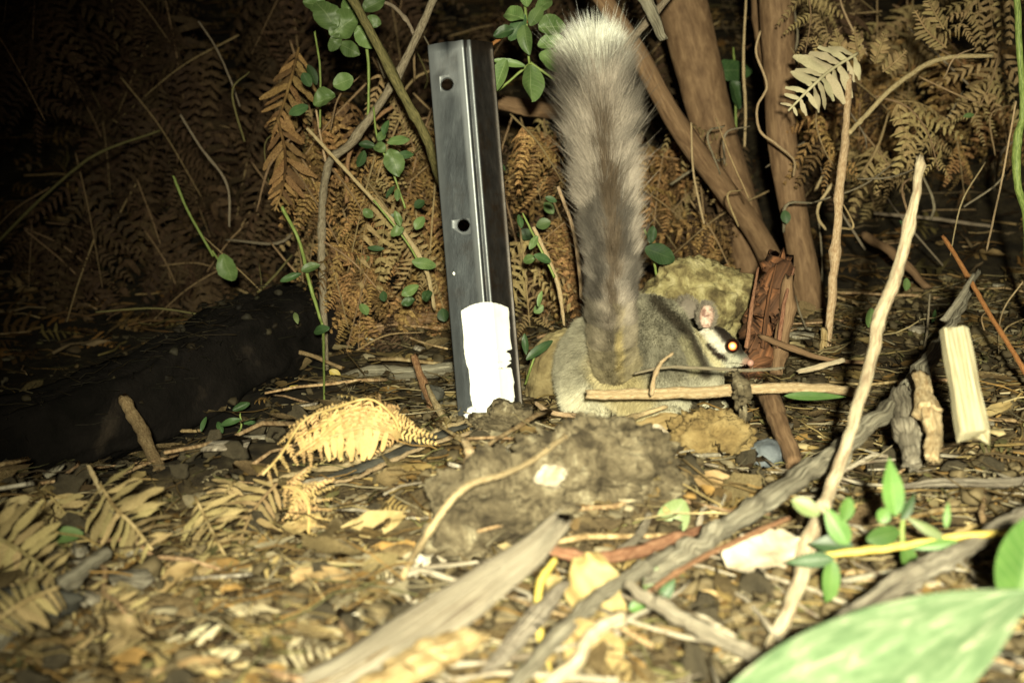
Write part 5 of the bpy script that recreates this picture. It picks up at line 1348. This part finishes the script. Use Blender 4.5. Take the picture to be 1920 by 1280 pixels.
shrub('tiny dark green sprout on the soil beside the shaded left bank', [[(450, 775, 4), (452, 800, 4), (440, 820, 4)]], [(452, 762, 34, 14, 25, M_LEAFDARK), (432, 790, 40, 14, 190, M_LEAFDARK), (470, 790, 30, 12, 15, M_LEAFDARK), (412, 800, 26, 12, 120, M_LEAFDARK), (380, 795, 28, 10, 80, M_LEAFDARK)], 1.42, cat='plant', name='herb')
shrub('small green leaves on stems right of the post against the ferns', [[(980, 400, 4), (1010, 460, 5), (1040, 520, 5)]], [(1018, 484, 36, 16, -20, M_LEAFDARK), (992, 486, 24, 18, 200), (1000, 455, 30, 14, 60), (975, 415, 26, 14, 100, M_LEAFDARK), (1012, 560, 30, 10, 80)], 1.5, cat='plant', name='herb')
shrub('green leaf showing between the two brown tree stems', [[(1375, 90, 4), (1378, 140, 5), (1380, 240, 5)]], [(1372, 130, 90, 44, 10, M_LEAFDARK), (1382, 175, 50, 34, -60, M_LEAFDARK)], 2.05, cat='plant', name='herb')
shrub('teal green torn leaf between the post and the brown rock', [[(1005, 660, 4), (995, 690, 5), (985, 720, 5)]], [(1010, 655, 60, 18, 40, M_LEAFDARK), (985, 645, 40, 14, 95, M_LEAFDARK)], 1.42, cat='plant', name='herb')

# ================================================================== FERNS
def LFR(label, pts, npair, mat, lpx, **k):
    return tag(ladder_frond('fern_frond', pts, npair, mat, lpx, **k), label, 'fern')
LFR('pale bleached fern frond standing out at upper right', [(1608, 100, 6, 1.66), (1560, 130, 6, 1.64), (1525, 160, 6, 1.62), (1478, 208, 4, 1.62)], 11, M_FERNPALE, 64, up=0.1, ang=70, wk=0.9, tipk=0.35)
LFR('golden arched dry fern curled over on the soil left of the post', [(752, 822, 4, 1.12), (738, 782, 5, 1.12), (694, 748, 5, 1.12), (630, 764, 5, 1.10), (570, 788, 5, 1.07), (528, 850, 4, 1.05), (492, 890, 5, 1.04)], 17, M_FERNGOLD, 88, lacy=True, up=0.5, ang=76, wk=0.8, droop=0.75, tipk=0.3, fwd=0.2)
LFR('second golden fern layer drooping under the arched one', [(735, 800, 7, 1.14), (690, 776, 8, 1.13), (640, 790, 8, 1.10), (590, 830, 7, 1.08), (560, 850, 5, 1.07)], 9, M_FERNGOLD, 74, lacy=True, up=0.2, ang=64, wk=1.0, droop=0.9, tipk=0.3)
LFR('crumpled solid part of the golden fern, under its arch', [(742, 800, 4, 1.13), (705, 768, 5, 1.13), (650, 772, 5, 1.11), (600, 800, 5, 1.09), (555, 822, 4, 1.08)], 13, M_FERNGOLD, 62, up=0.5, ang=66, wk=1.3, droop=0.55, tipk=0.5)
LFR('ragged golden fern fingers hanging under the arch', [(735, 812, 3, 1.10), (690, 800, 4, 1.10), (640, 812, 4, 1.09), (600, 830, 3, 1.08)], 8, M_FERNGOLD, 60, up=0.1, ang=80, wk=0.9, droop=1.1, tipk=0.6)
LFR('golden round-tipped fern frond below the arched one', [(530, 912, 6, 1.03), (560, 918, 7, 1.02), (578, 950, 7, 1.01), (578, 1010, 5, 1.0)], 11, M_FERNGOLD, 64, lacy=True, up=0.3, ang=72, wk=0.75, tipk=0.4)
LFR('fine tan fern comb beside the golden round-tipped frond', [(520, 905, 6, 1.04), (480, 950, 6, 1.03), (455, 1000, 6, 1.0), (440, 1050, 5, 0.98)], 12, M_FERNTAN, 60, up=0.3, ang=66, wk=0.6, tipk=0.5)
LFR('tan fern with spread leaflets at lower left, second from the edge', [(186, 905, 6, 1.005), (215, 950, 8, 0.975), (250, 985, 8, 0.955), (285, 1030, 6, 0.935)], 11, M_FERNNEAR, 83, up=0.2, ang=68, wk=0.75, tipk=0.6)
LFR('ladder-like tan fern at lower left, third from the edge', [(365, 930, 6, 1.005), (385, 970, 7, 0.985), (405, 1010, 7, 0.955), (430, 1055, 5, 0.935)], 12, M_FERNNEAR, 67, up=0.2, ang=75, wk=0.6, tipk=0.6)
LFR('tan fern cut by the left edge of the frame', [(-60, 990, 7, 0.935), (0, 1010, 8, 0.915), (50, 1040, 8, 0.905), (105, 1080, 6, 0.885)], 11, M_FERNNEAR, 88, up=0.15, ang=78, wk=0.85, tipk=0.5)
LFR('ochre fern lying under the grey corner stick', [(-30, 1180, 8, 0.775), (40, 1130, 9, 0.795), (110, 1100, 7, 0.815)], 11, M_FERNNEAR, 61, up=0.3, ang=72, wk=0.8, tipk=0.6)
LFR('thin ladder fern lying in front of the golden arched fern', [(690, 800, 4, 1.200), (650, 830, 5, 1.180), (600, 870, 4, 1.160)], 12, M_FERNNEAR, 32, up=0.3)
LFR('pale straw fern near the bottom edge at left', [(330, 1200, 6, 0.795), (380, 1225, 7, 0.775), (430, 1245, 6, 0.765), (490, 1262, 5, 0.755)], 7, M_FERNPALE, 70, up=0.3, wk=0.8)
LFR('brown ragged fern lying in the lower left litter', [(160, 1100, 6, 0.875), (210, 1125, 7, 0.855), (260, 1150, 7, 0.835), (320, 1160, 5, 0.825)], 12, M_FERNNEAR, 48, up=0.4, wk=1.0)
for k, (lab, pts, n_, l_) in enumerate([
    ('crumpled tan fern beside the two ladder ferns at lower left', [(300, 1060, 6, .93), (350, 1085, 6, .91), (420, 1110, 5, .90)], 8, 70),
    ('tan fern sprig under the ferns at the left edge', [(20, 1095, 6, .88), (80, 1120, 6, .87), (150, 1130, 5, .86)], 8, 60),
    ('broken fern tip in the dark soil above the left ferns', [(95, 930, 5, 1.05), (120, 960, 5, 1.04), (135, 1000, 4, 1.02)], 7, 44),
    ('small fern scrap left of the golden ferns', [(440, 900, 5, 1.08), (420, 930, 5, 1.06), (415, 965, 4, 1.04)], 8, 46),
    ('bent tan fern low at the bottom left', [(130, 1215, 7, .80), (200, 1240, 7, .79), (290, 1250, 6, .78)], 8, 84),
    ('tan fern below the golden round-tipped frond', [(560, 1030, 5, .96), (620, 1040, 5, .95), (690, 1035, 4, .94)], 9, 50),
    ('flattened fern under the curled grey bark strip', [(560, 1210, 6, .80), (500, 1230, 6, .80), (430, 1215, 5, .81)], 8, 62),
    ]):
    LFR(lab, pts, n_, M_FERNNEAR, l_, up=0.35, ang=70, wk=0.85, tipk=0.5)
LFR('orange-brown hanging fern tip left of the green stalk', [(520, 220, 6, 1.72), (535, 290, 6, 1.70), (530, 350, 5, 1.68), (515, 395, 4, 1.67)], 12, M_FERN, 62, up=0.1, ang=58, wk=0.75, droop=0.3)
LFR('orange-brown hanging fern above the hanging tip', [(560, 90, 6, 1.76), (545, 150, 6, 1.74), (525, 215, 5, 1.72), (510, 250, 4, 1.72)], 12, M_FERN, 58, up=0.1, ang=62, wk=0.7, droop=0.3)
for k, (lab, pts, mt, lp) in enumerate([
    ('upward tan fern spike left of five at the upper right', [(1575, 135, 4, 1.7), (1545, 105, 4, 1.7), (1525, 70, 3, 1.7)], M_FERNTAN, 22),
    ('upward tan fern spike second of five at the upper right', [(1590, 120, 4, 1.72), (1575, 85, 4, 1.72), (1565, 55, 3, 1.72)], M_FERNTAN, 20),
    ('upward tan fern spike in the middle of the upper right', [(1612, 115, 4, 1.72), (1606, 85, 4, 1.72), (1602, 50, 3, 1.72)], M_FERNTAN, 20),
    ('upward tan fern spike right of the tall thin stick top', [(1640, 120, 4, 1.72), (1650, 90, 4, 1.72), (1660, 60, 3, 1.72)], M_FERNTAN, 20),
    ('tan fern spike leaning right above the arched stalk', [(1655, 135, 4, 1.72), (1680, 115, 4, 1.72), (1700, 95, 3, 1.72)], M_FERNTAN, 20),
    ('long thin fern spike pointing up near the top right corner', [(1770, 55, 4, 1.75), (1750, 20, 4, 1.75), (1735, -10, 3, 1.75)], M_FERNTAN, 22),
    ('fern spike pointing up left of the arched stalk at right', [(1775, 90, 4, 1.74), (1740, 60, 4, 1.74), (1715, 20, 3, 1.74)], M_FERNTAN, 24),
    ]):
    LFR(lab, pts, 12, mt, lp, up=0.1, ang=60, wk=0.9, tipk=0.3)

def brk(label, group, pts, mat, npair=6, plen=150, droop=0.3, **k):
    P = np.array([[*W(*p)] for p in pts]); d = pts[0][2]
    o = bracken('bracken_frond', P, mat, npair=npair, plen=plen * d / FPX, droop=droop, **k)
    return tag(o, label, 'fern', group)
# individually placed bracken at the upper right
brk('brown ladder fern hanging at the top between tree stem and pale fern', None, [(1500, -60, 1.75), (1520, 20, 1.74), (1510, 100, 1.74)], M_FERNTAN, npair=3, plen=110)
brk('tan bracken frond drooping under the arched stalk', None, [(1640, 180, 1.8), (1700, 200, 1.78), (1740, 250, 1.77), (1760, 320, 1.76)], M_FERNTAN, npair=5, plen=150)
brk('brown bracken frond curling beside the tall thin stick', None, [(1540, 180, 1.85), (1530, 230, 1.83), (1550, 290, 1.82), (1580, 330, 1.8)], M_FERN, npair=5, plen=130)
brk('bracken frond low behind the leaning bare stick top', None, [(1620, 250, 1.9), (1660, 300, 1.88), (1690, 340, 1.87)], M_FERNTAN, npair=5, plen=120)
brk('bracken frond at the top right edge above the bank', None, [(1880, 60, 1.9), (1860, 150, 1.87), (1820, 230, 1.86)], M_FERNTAN, npair=6, plen=150)
brk('bracken frond at the very top right corner', None, [(1930, -60, 1.85), (1850, -20, 1.83), (1790, 60, 1.82)], M_FERNTAN, npair=6, plen=160)
# masses of hanging bracken: by area
AREAS = [
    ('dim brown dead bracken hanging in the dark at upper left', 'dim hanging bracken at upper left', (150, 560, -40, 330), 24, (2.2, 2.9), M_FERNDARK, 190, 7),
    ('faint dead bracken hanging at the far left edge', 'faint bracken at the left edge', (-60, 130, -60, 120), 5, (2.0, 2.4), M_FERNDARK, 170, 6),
    ('orange-brown dead bracken hanging left of the steel post', 'orange-brown bracken left of the post', (560, 870, 180, 560), 40, (1.66, 2.1), M_FERN, 120, 6),
    ('brown dead bracken between the steel post and the tail', 'brown bracken between post and tail', (930, 1130, 270, 540), 22, (1.72, 2.1), M_FERN, 120, 6),
    ('brown dead bracken between the tail and the thick tree stem', 'brown bracken right of the tail', (1190, 1370, 250, 500), 18, (1.95, 2.3), M_FERN, 120, 6),
    ('tan dead bracken massed at the upper right', 'tan bracken at upper right', (1500, 1900, -40, 340), 22, (2.0, 2.6), M_FERNTAN, 150, 6),
    ('dim dead bracken above the shaded bank at left', 'dim bracken above the black log', (20, 560, 340, 600), 18, (2.1, 2.7), M_FERNDARK, 150, 6),
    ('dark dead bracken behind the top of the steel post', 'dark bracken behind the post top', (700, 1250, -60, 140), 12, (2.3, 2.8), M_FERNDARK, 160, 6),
    ('low dead bracken on the ground behind the steel post', 'low bracken behind the post', (620, 860, 540, 680), 8, (1.72, 1.95), M_FERN, 90, 6),
]
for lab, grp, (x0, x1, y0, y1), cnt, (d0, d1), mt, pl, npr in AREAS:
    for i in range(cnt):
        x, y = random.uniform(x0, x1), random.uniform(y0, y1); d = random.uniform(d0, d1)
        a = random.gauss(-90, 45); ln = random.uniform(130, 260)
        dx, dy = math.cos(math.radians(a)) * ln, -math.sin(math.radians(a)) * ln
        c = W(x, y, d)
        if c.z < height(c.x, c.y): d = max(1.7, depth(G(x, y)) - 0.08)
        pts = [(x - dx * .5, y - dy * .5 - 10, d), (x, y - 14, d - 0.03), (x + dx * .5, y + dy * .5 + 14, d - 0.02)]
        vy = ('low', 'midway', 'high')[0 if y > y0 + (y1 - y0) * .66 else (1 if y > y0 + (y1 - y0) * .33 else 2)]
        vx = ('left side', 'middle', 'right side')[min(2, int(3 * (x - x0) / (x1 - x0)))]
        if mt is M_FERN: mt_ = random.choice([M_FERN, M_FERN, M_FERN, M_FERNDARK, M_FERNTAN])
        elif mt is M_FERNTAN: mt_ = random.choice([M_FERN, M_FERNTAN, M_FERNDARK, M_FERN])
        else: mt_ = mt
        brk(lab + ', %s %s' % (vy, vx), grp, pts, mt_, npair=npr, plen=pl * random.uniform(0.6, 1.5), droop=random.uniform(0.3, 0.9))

# fine dead stems tangled through the bracken
for i in range(60):
    zone = random.random()
    if zone < 0.4: x0, y0, mt = random.uniform(420, 860), random.uniform(60, 560), random.choice([M_TWIG, M_GREYSTEM, M_OLIVESTEM, M_OLIVESTEM])
    elif zone < 0.6: x0, y0, mt = random.uniform(940, 1400), random.uniform(220, 540), random.choice([M_TWIG, M_GREYSTEM])
    else: x0, y0, mt = random.uniform(1450, 1900), random.uniform(40, 640), random.choice([M_TWIG, M_GREYSTEM, M_TANSTEM])
    d = random.uniform(1.66, 2.0); a = random.uniform(0, 6.28) if random.random() < .4 else random.gauss(-1.4, .5); ln = random.uniform(60, 190); b = random.uniform(-30, 30); w = random.uniform(2.5, 6)
    dx, dy = math.cos(a) * ln * .5, math.sin(a) * ln * .5
    if d > depth(G(x0, y0)) - 0.02: d = depth(G(x0, y0)) - 0.05
    side = 'left of the steel post' if x0 < 860 else ('between post and thick tree stem' if x0 < 1420 else 'right of the tree stems')
    S('fine_twig', 'fine dead twig tangled in the bracken ' + side, 'twig', [(x0 - dx, y0 - dy, w, d), (x0 + b, y0 + b, w, d - .02), (x0 + dx, y0 + dy, w * .6, d)], mt, nseg=5, n=8)['group'] = 'fine dead twigs ' + side
for i in range(24):
    zone = random.random()
    if zone < 0.5: x0, y0 = random.uniform(560, 840), random.uniform(120, 620)
    elif zone < 0.75: x0, y0 = random.uniform(940, 1060), random.uniform(300, 640)
    else: x0, y0 = random.uniform(1450, 1880), random.uniform(40, 640)
    d = min(random.uniform(1.56, 1.8), depth(G(x0, y0)) - .01)
    side = 'left of the steel post' if x0 < 860 else ('between post and tail' if x0 < 1100 else 'right of the tree stems')
    LF('green_leaf', 'small dull green leaf among dead bracken ' + side, x0, y0, random.uniform(18, 40), random.uniform(10, 24), random.uniform(0, 360), random.choice([M_LEAF, M_LEAFDARK, M_LEAFDARK]), d=d, up=random.uniform(0, .5), roll=random.uniform(-.8, .8), shape='oval', nu=6)['group'] = 'small green leaves ' + side
